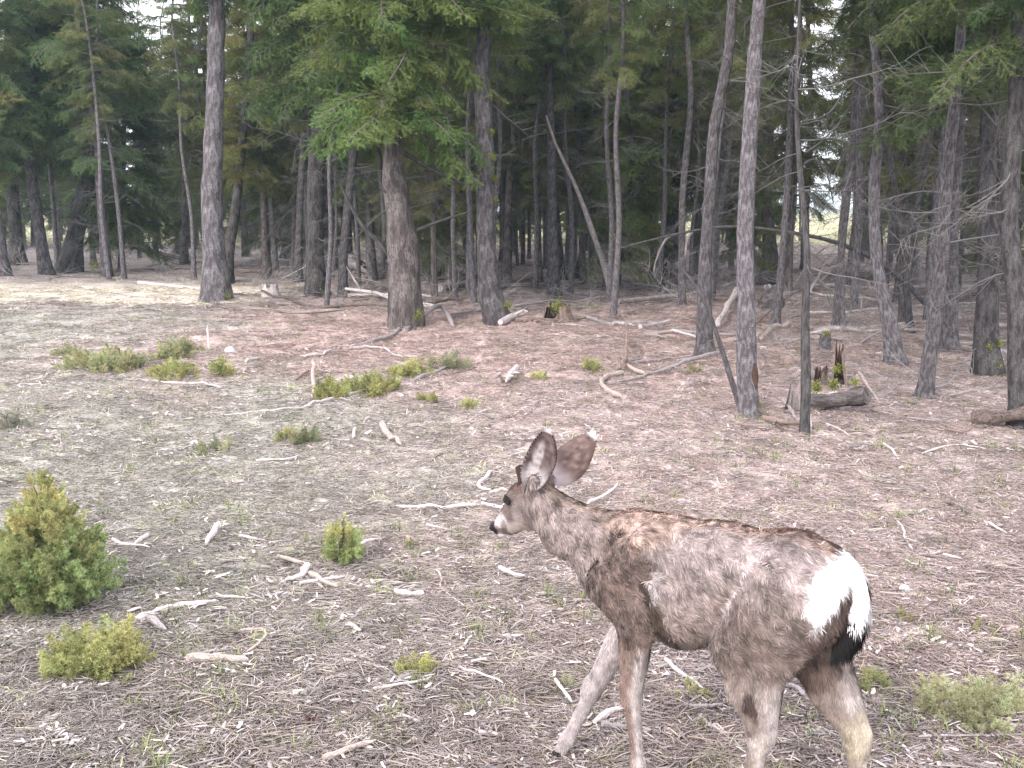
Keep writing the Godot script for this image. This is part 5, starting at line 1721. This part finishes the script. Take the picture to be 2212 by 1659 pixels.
func branches() -> void:
	var W := "wood_pale"
	var G := "wood_grey"
	var list := [
		["long pale branch with a raised crook in front of the thickest trunk", [[778, 750], [843, 731], [880, 716, 0.02], [937, 688, 0.14], [957, 688, 0.15], [980, 712, 0.02]], 8, G, 1.3],
		["short pale stick left of the central junipers, lowest of three in a row", [[531, 786], [565, 777]], 7, W, 0.6],
		["pale stick lying left of the white upright stick", [[568, 766], [640, 776]], 5, W, 0.6],
		["knobbly pale stick above the white upright stick", [[650, 774], [693, 771], [706, 764], [740, 763]], 6, W, 0.5],
		["thin curved pale branch behind the central junipers", [[756, 760], [800, 758], [831, 763], [862, 772], [900, 775]], 5, W, 0.6],
		["white stick pointing at the camera, left of the central juniper row", [[678, 803, 0.08], [677, 838, 0.02], [676, 868]], 10, W, 0.4],
		["dark twig touching the white stick that points at the camera", [[637, 826], [668, 804]], 6, "wood_brown", 0.8],
		["grey stick leaning on the right end of the central juniper row", [[893, 828], [940, 810], [988, 786]], 9, G, 0.8],
		["very long thin pale branch running left below the central juniper row", [[793, 847], [750, 857], [693, 878], [637, 888], [590, 892], [469, 903], [388, 913]], 6, W, 0.4],
		["short white chunk with dark bark right of the central juniper row", [[1116, 806, 0.03], [1093, 831]], 13, W, 0.8],
		["dark sliver beside the short white chunk right of the juniper row", [[1075, 820], [1098, 836]], 6, "wood_dark", 0.4],
		["white forked chunk of wood in the open middle ground", [[823, 930, 0.03], [840, 953, 0.01], [866, 973]], 16, W, 0.5],
		["small white peg left of the white forked chunk", [[768, 935, 0.02], [762, 954]], 6, W, 0.8],
		["straight pale stick with a bent tip below the brownish tufts", [[553, 1002], [625, 997], [646, 989]], 6, W, 0.6],
		["white L-shaped root just left of the deer's antler buds", [[1066, 1025], [1034, 1056], [1062, 1069]], 9, W, 0.8],
		["short curved white stick touching the deer's brow from the left", [[1060, 1073], [1076, 1066], [1094, 1066]], 8, W, 0.7],
		["long straight white stick left of the deer's muzzle", [[851, 1103], [956, 1106], [1034, 1099]], 9, W, 0.9],
		["white stick between the long straight one and the deer's muzzle", [[1043, 1097], [1096, 1108]], 9, W, 0.7],
		["slanting pale stick below the long straight white one", [[921, 1142], [987, 1157]], 7, W, 0.5],
		["reddish twig in the grass left of the deer's ears", [[937, 1000], [971, 978]], 5, "wood_red", 0.6],
		["thick pale curved branch below the cone-shaped young fir", [[287, 1358], [344, 1335], [391, 1322], [444, 1315], [469, 1313]], 17, W, 0.4],
		["stubby grey round of wood under the thick pale curved branch", [[327, 1354, 0.01], [360, 1376]], 17, G, 0.8],
		["grey broken stick poking out of the rounded low shrub", [[225, 1387, 0.06], [275, 1422, 0.02], [331, 1441]], 12, G, 0.5],
		["short thick white stick lying level below the thick curved branch", [[406, 1437], [470, 1437], [538, 1440]], 17, W, 0.85],
		["white angled twig shaped like a hook, right of the thick curved branch", [[519, 1373], [566, 1370], [572, 1388], [534, 1419]], 7, W, 0.7],
		["white stick standing out steeply between the two largest seedlings", [[472, 1146, 0.02], [447, 1185]], 11, W, 0.9],
		["straight white stick right of the steep one", [[516, 1167], [576, 1176]], 8, W, 0.6],
		["pale stick pointing at the white bent root below the bright seedling", [[603, 1212], [673, 1233]], 10, W, 0.8],
		["white bent root below the left of the bright seedling", [[664, 1234], [650, 1256], [616, 1265]], 14, W, 0.6],
		["upper white stick crossing another right of the cone-shaped young fir", [[322, 1164], [291, 1185]], 10, W, 0.8],
		["lower white stick crossing another right of the cone-shaped young fir", [[244, 1181], [325, 1192]], 8, W, 0.6],
		["pale thin stick above the hooked twig", [[469, 1298], [531, 1301]], 7, W, 0.6],
		["white peg left of the rounded low shrub", [[117, 1409], [135, 1427]], 7, W, 0.9],
		["thin grey twig curving towards the lower left", [[397, 1522], [369, 1545], [328, 1573]], 5, G, 0.4],
		["pale stick right of the bright seedling's foot", [[778, 1187], [834, 1169]], 9, W, 0.5],
		["flat white sliver in the pile below the bright seedling", [[647, 1270], [745, 1256]], 8, W, 0.8],
		["white piece crossing the flat sliver below the bright seedling", [[672, 1248], [700, 1268], [728, 1279]], 11, W, 0.7],
		["broad white chip in the centre of the open litter", [[855, 1288], [885, 1295], [917, 1294]], 12, W, 0.9],
		["grey-white stick left of the deer's chest", [[1081, 1237], [1112, 1252], [1151, 1260]], 10, W, 0.6],
		["thin zigzag twig in the litter left of the deer's chest", [[928, 1234], [953, 1259], [953, 1278], [1006, 1320]], 4, W, 0.5],
		["grey stick in front of the small yellow tuft", [[862, 1481], [900, 1468], [942, 1453]], 11, G, 0.8],
		["pale stick left of the small yellow tuft", [[787, 1442], [840, 1459]], 7, W, 0.6],
		["white forked twig below the small yellow tuft", [[806, 1499], [881, 1487], [930, 1478]], 7, W, 0.7],
		["long thin pale stick right of the small yellow tuft", [[990, 1456], [1065, 1475], [1088, 1488]], 7, W, 0.5],
		["short flat white stick above the long thin pale one", [[1019, 1442], [1057, 1434]], 9, W, 0.8],
		["white level stick left of the deer's stretched foreleg", [[1084, 1385], [1129, 1383]], 7, W, 0.9],
		["steep white stick left of the deer's stretched forefoot", [[1200, 1484, 0.01], [1235, 1529]], 8, W, 0.8],
		["grey-white stick below the white forked twig", [[859, 1556], [910, 1573]], 9, W, 0.7],
		["thick weathered stick at the bottom edge, left of centre", [[700, 1655], [750, 1634], [806, 1615]], 15, W, 0.6],
		["short white stick near the bottom, left of the deer's forefoot", [[1034, 1595], [1082, 1602]], 10, W, 0.7],
		["pinkish stick between the deer's forelegs", [[1285, 1574], [1339, 1541]], 12, W, 0.9],
		["long white stick under the deer's belly", [[1435, 1445, 0.02], [1480, 1474], [1523, 1505]], 10, W, 0.5],
		["grey level stick below the one under the deer's belly", [[1477, 1537], [1526, 1539], [1563, 1534]], 10, G, 0.6],
		["white stick at the deer's near hind foot", [[1522, 1567], [1540, 1586], [1577, 1601]], 10, W, 0.7],
		["grey weathered piece behind the deer's near forefoot", [[1301, 1579], [1350, 1587], [1402, 1592]], 13, G, 0.9],
		["curved pale branch between the deer's hind legs", [[1655, 1494], [1708, 1496], [1738, 1516]], 14, G, 0.8],
		["short pale stick beyond the uprooted grey root", [[1325, 704], [1346, 703], [1368, 709]], 8, W, 0.8],
		["flat pale board beyond the uprooted grey root", [[1382, 714], [1442, 703]], 11, W, 1.1],
		["thin stick in front of the flat pale board", [[1393, 733], [1440, 733]], 6, G, 0.8],
		["pale stick touching the foot of the front pair's left trunk", [[1452, 717], [1505, 731]], 6, W, 0.8],
		["white board between the front pair of trunks, slanting up to the right", [[1550, 714, 0.05], [1572, 683, 0.15], [1593, 652, 0.25]], 13, W, 1.1],
		["white curved root in the open, left of the nearest grey trunk", [[1346, 811], [1310, 820], [1299, 833], [1314, 850], [1347, 866]], 11, W, 0.8],
		["long grey branch running to the foot of the front pair's left trunk", [[1554, 774, 0.04], [1492, 787, 0.03], [1439, 803], [1387, 819], [1335, 832]], 9, G, 0.4],
		["pale stick crossing the long grey branch", [[1356, 798], [1396, 813]], 9, W, 0.7],
		["pale thin branch above the long grey branch", [[1374, 787], [1440, 780], [1502, 771]], 7, G, 0.5],
		["uprooted grey root with spikes beside the long grey branch", [[1345, 800, 0.02], [1352, 786, 0.12], [1350, 765, 0.3]], 12, "wood_brown", 0.3],
		["pale log-like branch right of the nearest grey trunk", [[1642, 738], [1668, 720], [1704, 706]], 11, W, 0.9],
		["thin white stick leaning off the mossy log", [[1855, 833, 0.12], [1880, 855, 0.04], [1901, 877]], 6, W, 0.7],
		["grey root curling out of the hollow log end, left of the thin dark near trunk", [[1690, 880, 0.05], [1708, 900, 0.03], [1722, 915]], 9, G, 0.5],
		["dark broken slab lying before the rotten hollow log end", [[1650, 918, 0.03], [1690, 926, 0.02], [1735, 922]], 14, "wood_brown", 0.6],
		["short dark stick leaning on the foot of the nearest grey trunk", [[1640, 905, 0.06], [1668, 920, 0.02], [1690, 938]], 9, "wood_dark", 0.6],
		["long thin twig stretching right from the mossy log", [[1880, 880], [1940, 872], [1990, 880]], 5, G, 0.5],
		["thin pale twig below the foot of the slanting foreground trunk", [[1960, 905], [2020, 912], [2080, 900]], 4, G, 0.5],
		["dark twig on the ground left of the dark log at the right", [[2030, 930], [2075, 938], [2110, 930]], 6, "wood_brown", 0.5],
		["pale twig in the open ground below the dark log", [[1990, 985], [2060, 965], [2130, 975]], 4, W, 0.5],
		["thin branch behind the small upright cut stump", [[1700, 745], [1760, 730], [1830, 738]], 6, G, 0.6],
		["bent grey branch between the bowed trunk and the crossing pair", [[1860, 745, 0.02], [1905, 735, 0.1], [1940, 742]], 6, G, 0.5],
		["thin twig right of the slanting foreground trunk", [[2048, 860], [2110, 850], [2181, 830]], 4, G, 0.5],
		["thin pale twig at the foot of the thin dark near trunk", [[1748, 912, 0.05], [1753, 952]], 5, W, 0.7],
		["slanting pale stick right of the thin dark near trunk's foot", [[1786, 920], [1834, 950]], 5, W, 0.6],
		["pale short stick on the open ground at the right", [[1908, 965], [1944, 1001]], 6, W, 0.6],
		["straight pale stick near the right edge, level with the deer's back", [[2127, 1135], [2176, 1160]], 6, W, 0.7],
		["pale stick cut by the right edge above the deer's back level", [[2175, 1064], [2215, 1083]], 6, W, 0.8],
		["wavy pale twig right of the deer's rump", [[1934, 1128], [1950, 1150], [1955, 1172], [1970, 1194]], 5, W, 0.7],
		["pale stick with a stub right of the wavy twig", [[2036, 1206], [2077, 1216]], 7, W, 0.7],
		["thin stick at the right edge beside the white stone's level", [[2164, 1272], [2215, 1276]], 5, W, 0.9],
		["long thin grey twig below the wide sparse shrub", [[2049, 1601], [2130, 1600], [2215, 1598]], 5, G, 0.6],
		["dark stick below the wavy pale twig", [[1990, 1208], [2070, 1224]], 5, "wood_dark", 0.5],
		["thin twig under the white stone", [[1900, 1288], [1990, 1296]], 4, W, 0.5],
		["thin pale stick just behind the deer's back", [[1270, 1100, 0.02], [1310, 1085, 0.03], [1336, 1068, 0.05]], 8, W, 0.5],
		["dark branch across the needles left of the thickest trunk", [[470, 668], [560, 672], [650, 680], [745, 673]], 5, "wood_brown", 0.5],
		["bent dark branch behind the one left of the thickest trunk", [[565, 640, 0.1], [620, 655], [700, 668], [745, 666]], 5, "wood_dark", 0.6],
		["dark log-like stick among the left juniper mats", [[350, 802, 0.03], [420, 800, 0.03]], 12, "wood_dark", 0.7],
		["pale board among the left juniper mats", [[330, 814], [392, 817]], 9, W, 0.8],
		["thin pale curved branch below the left juniper mats", [[272, 823], [340, 829], [410, 832], [450, 836], [482, 846]], 5, W, 0.7],
		["pale curved stick at the far left above the cone-shaped young fir", [[78, 944], [110, 949], [148, 962]], 6, W, 0.7],
		["thin twig left of the largest juniper mat", [[95, 822], [145, 798]], 4, G, 0.6],
		["pale thin twig between the mats, poking upward", [[452, 762, 0.0], [449, 742, 0.22]], 5, W, 0.7],
		["yellow-mossed pale driftwood at the foot of the curved lichen trunk", [[1080, 706], [1110, 697, 0.05], [1138, 688, 0.06]], 15, W, 0.7],
		["dark stick right of the thickest trunk, on the needles", [[925, 662], [975, 650], [1000, 652]], 8, "wood_dark", 0.6],
		["bleached root tangle left of the arching dead pole", [[1750, 640, 0.1], [1775, 610, 0.3], [1790, 590, 0.5]], 6, W, 0.6],
		["bleached crooked branch under the arching dead pole", [[1770, 622, 0.05], [1800, 605, 0.25], [1830, 612, 0.1]], 7, W, 0.6],
		["white small stick by the broad round cut stump", [[1560, 620], [1600, 612]], 6, W, 0.8],
		["white crooked stick lying before the leaning snag", [[1205, 640, 0.02], [1198, 590, 0.5], [1196, 545, 1.2]], 6, W, 0.6],
	]
	for q in list:
		branch("branch", q[0], "branch", q[1], q[2], q[3], q[4])
	# white stones
	for q in [["white angular stone on the open ground right of the deer", 1954, 1276, 26], ["small white stone at the right, above the sparse shrub", 2133, 1268, 14], ["pale flat stone behind the juniper mats on the left", 498, 762, 26]]:
		var r := RandomNumberGenerator.new()
		r.seed = int(q[1])
		var g := ground(q[1], q[2])
		var d := (g - EYE).dot(ray(1106.0, 829.5))
		var rad: float = q[3] * 0.5 * d / LENS
		var b := ball(Vector3(0, rad * 0.45, 0), rad, 6)
		for i in b[0].size():
			b[0][i].y = b[0][i].y * 0.7
			b[0][i].x += (b[0][i].y) * 0.3
		var s := Shape.new()
		s.tube(b[0], b[1], 9, Color.WHITE, rough, 0.35, 0.3)
		var o := part("stone", s.mesh(mat.stone), self)
		o.position = g
		tag(o, q[0], "stone")

func spot(r: RandomNumberGenerator, near_: float, far_: float, k: float) -> Vector3:
	var t := r.randf()
	var z := pow(lerpf(pow(near_, k), pow(far_, k), t), 1.0 / k)
	var x := r.randf_range(-1, 1) * (z * 0.50 + 0.5)
	return Vector3(x, height(x, -z), -z)

func litter() -> void:
	var r := RandomNumberGenerator.new()
	r.seed = 808
	var chips := []
	for i in 6:
		chips.append(make_chip(40 + i))
	var slivers := []
	for i in 12:
		var g := [0.62, 0.45, 0.32][i % 3] as float
		slivers.append(make_chip(60 + i, Color(g, g * 0.95, g * (0.92 if i % 2 else 0.86))))
	# slivers of bleached wood that one could pick up
	for i in 290:
		var p := spot(r, 2.9, 7.0, -0.6)
		if blotch(p.x, p.z, 0.9, 5.0) < 0.42 and r.randf() < 0.7:
			continue
		var o := part("wood_chip", slivers[i % 12], self)
		var l := r.randf_range(0.035, 0.095)
		o.position = p + Vector3(0, 0.016, 0)
		o.rotation = Vector3(r.randf_range(-0.2, 0.2), r.randf() * TAU, r.randf_range(-0.2, 0.2))
		o.scale = Vector3(l, l * r.randf_range(0.5, 1.0), l * r.randf_range(0.7, 1.5))
		tag(o, "small weathered pale sliver of wood lying in the near litter", "wood chip", "bleached wood slivers strewn over the near ground")
	var lots := [[], [], [], []]
	var tint := [[], [], [], []]
	var stray := [[], []]
	var stray_t := [[], []]
	for i in 24000:
		var p := spot(r, 2.8, 16.0, -0.8)
		if blotch(p.x, p.z, 0.9, 5.0) < 0.40 and r.randf() < 0.75:
			continue
		var l := r.randf_range(0.012, 0.050) * (1.0 if p.z > -8.0 else 1.8)
		var k := i % 2
		var b := Basis.from_euler(Vector3(r.randf_range(-0.3, 0.3), r.randf() * TAU, r.randf_range(-0.3, 0.3)))
		stray[k].append(Transform3D(b.scaled_local(Vector3(l, l * 0.7, l * r.randf_range(0.8, 2.0))), p + Vector3(0, r.randf_range(0.008, 0.024), 0)))
		var g := r.randf() * 0.62 + 0.14
		stray_t[k].append(Color(g, g * r.randf_range(0.88, 0.97), g * r.randf_range(0.80, 0.97)))
	for k in 2:
		var o := swarm("wood_litter", chips[k * 3], stray[k], stray_t[k], self)
		tag(o, "fine bleached crumbs of wood scattered through the litter", "wood litter")
	# matted dry grass
	var tufts := [make_tuft(1, 16, 0.085, 0.06, 1.0, 0.0022), make_tuft(2, 16, 0.12, 0.07, 1.1, 0.0026), make_tuft(3, 14, 0.06, 0.05, 0.8, 0.0024)]
	var gp := [[], [], []]
	var gt := [[], [], []]
	for i in 40000:
		var p := spot(r, 2.7, 30.0, -0.55)
		var dist := -p.z
		var w := blotch(p.x, p.z, 1.1, 44.0)
		if w < 0.42 and r.randf() < 0.65:
			continue
		if p.z < -20.0 and p.x > -4.0 and r.randf() < 0.6:
			continue
		var k := r.randi() % 3
		var c := soil(p.x, p.z)
		var g := r.randf_range(0.85, 1.85)
		var straw := r.randf()
		c = c.lerp(Color(0.60, 0.535, 0.48), 0.65 * straw)
		if r.randf() < (0.34 if p.x < -0.6 - p.z * -0.1 else 0.17):
			c = c.lerp(Color(0.25, 0.30, 0.13), 0.7)
		var s := r.randf_range(0.6, 1.15) * (1.0 + maxf(0.0, dist - 6.0) * 0.06)
		if dist < 6.5:
			s *= r.randf_range(0.5, 0.95)
		if p.x < -4.5 and p.z < -19.5 and p.z > -27.0:
			s *= 1.2
		var b := Basis(Vector3.UP, r.randf() * TAU)
		gp[k].append(Transform3D(b.scaled_local(Vector3(s, s * (r.randf_range(0.25, 0.75) if r.randf() < 0.75 else r.randf_range(0.9, 1.5)), s)), p))
		gt[k].append(Color(minf(c.r * g, 0.85), minf(c.g * g, 0.8), minf(c.b * g, 0.75)))
	for k in 3:
		var o := swarm("dry_grass", tufts[k], gp[k], gt[k], self)
		tag(o, "matted dry grass over the forest floor", "grass")
	# needles, bark flakes and twigs
	var bits := [make_litter(11, 26, 0.10, 0.045, 0.0013), make_litter(12, 12, 0.14, 0.075, 0.0022), make_litter(13, 34, 0.09, 0.026, 0.0022)]
	gp = [[], [], []]
	gt = [[], [], []]
	for i in 30000:
		var p := spot(r, 2.7, 26.0, -0.6)
		var k := r.randi() % 3
		var c := soil(p.x, p.z)
		var g := r.randf_range(0.65, 1.6)
		if k == 1:
			c = c.lerp(Color(0.34, 0.31, 0.30), r.randf())
		var s := r.randf_range(0.7, 1.3) * (1.0 + maxf(0.0, -p.z - 6.0) * 0.06)
		gp[k].append(Transform3D(Basis(Vector3.UP, r.randf() * TAU).scaled_local(Vector3.ONE * s), p + Vector3(0, 0.002, 0)))
		gt[k].append(Color(c.r * g, c.g * g, c.b * g))
	for k in 3:
		var o := swarm("needle_litter", bits[k], gp[k], gt[k], self)
		tag(o, "fallen needles, bark flakes and fine twigs on the ground", "litter")
	# fresh green blades
	var sprout := make_tuft(21, 12, 0.07, 0.03, 0.45, 0.0022)
	gp = [[]]
	gt = [[]]
	for i in 2600:
		var p := spot(r, 2.8, 18.0, -0.5)
		if blotch(p.x, p.z, 0.8, 90.0) < 0.52:
			continue
		var s := r.randf_range(0.5, 1.3)
		gp[0].append(Transform3D(Basis(Vector3.UP, r.randf() * TAU).scaled_local(Vector3.ONE * s), p))
		var g := r.randf_range(0.7, 1.3)
		gt[0].append(Color(0.19 * g, 0.235 * g, 0.085 * g))
	tag(swarm("green_grass", sprout, gp[0], gt[0], self), "scattered fresh green blades of grass", "grass")
	# fallen twigs and brush on the floor of the stand
	var brush := [[], [], [], []]
	var bt := [[], [], [], []]
	for i in 1500:
		var p := spot(r, 8.0, 55.0, 0.6)
		if p.x < -4.0 and p.z > -27.0:
			continue
		if p.z > (-18.5 if p.x < 1.5 else -10.5):
			continue
		var s := r.randf_range(0.4, 1.3) * clampf(-p.z / 22.0, 0.35, 1.3)
		var g := r.randf_range(0.10, 0.42)
		var k := i % 4
		var b := Basis(Vector3.UP, r.randf() * TAU) * Basis(Vector3(0, 0, 1), r.randf_range(-0.05, 0.35)) * Basis(Vector3(1, 0, 0), r.randf() * TAU)
		brush[k].append(Transform3D(b.scaled_local(Vector3.ONE * s), p + Vector3(0, 0.04, 0)))
		bt[k].append(Color(g, g * 0.95, g * 0.93))
	for k in 4:
		tag(swarm("brushwood", dead_meshes[k], brush[k], bt[k], self), "dead twigs and brush strewn on the floor of the stand", "brushwood")
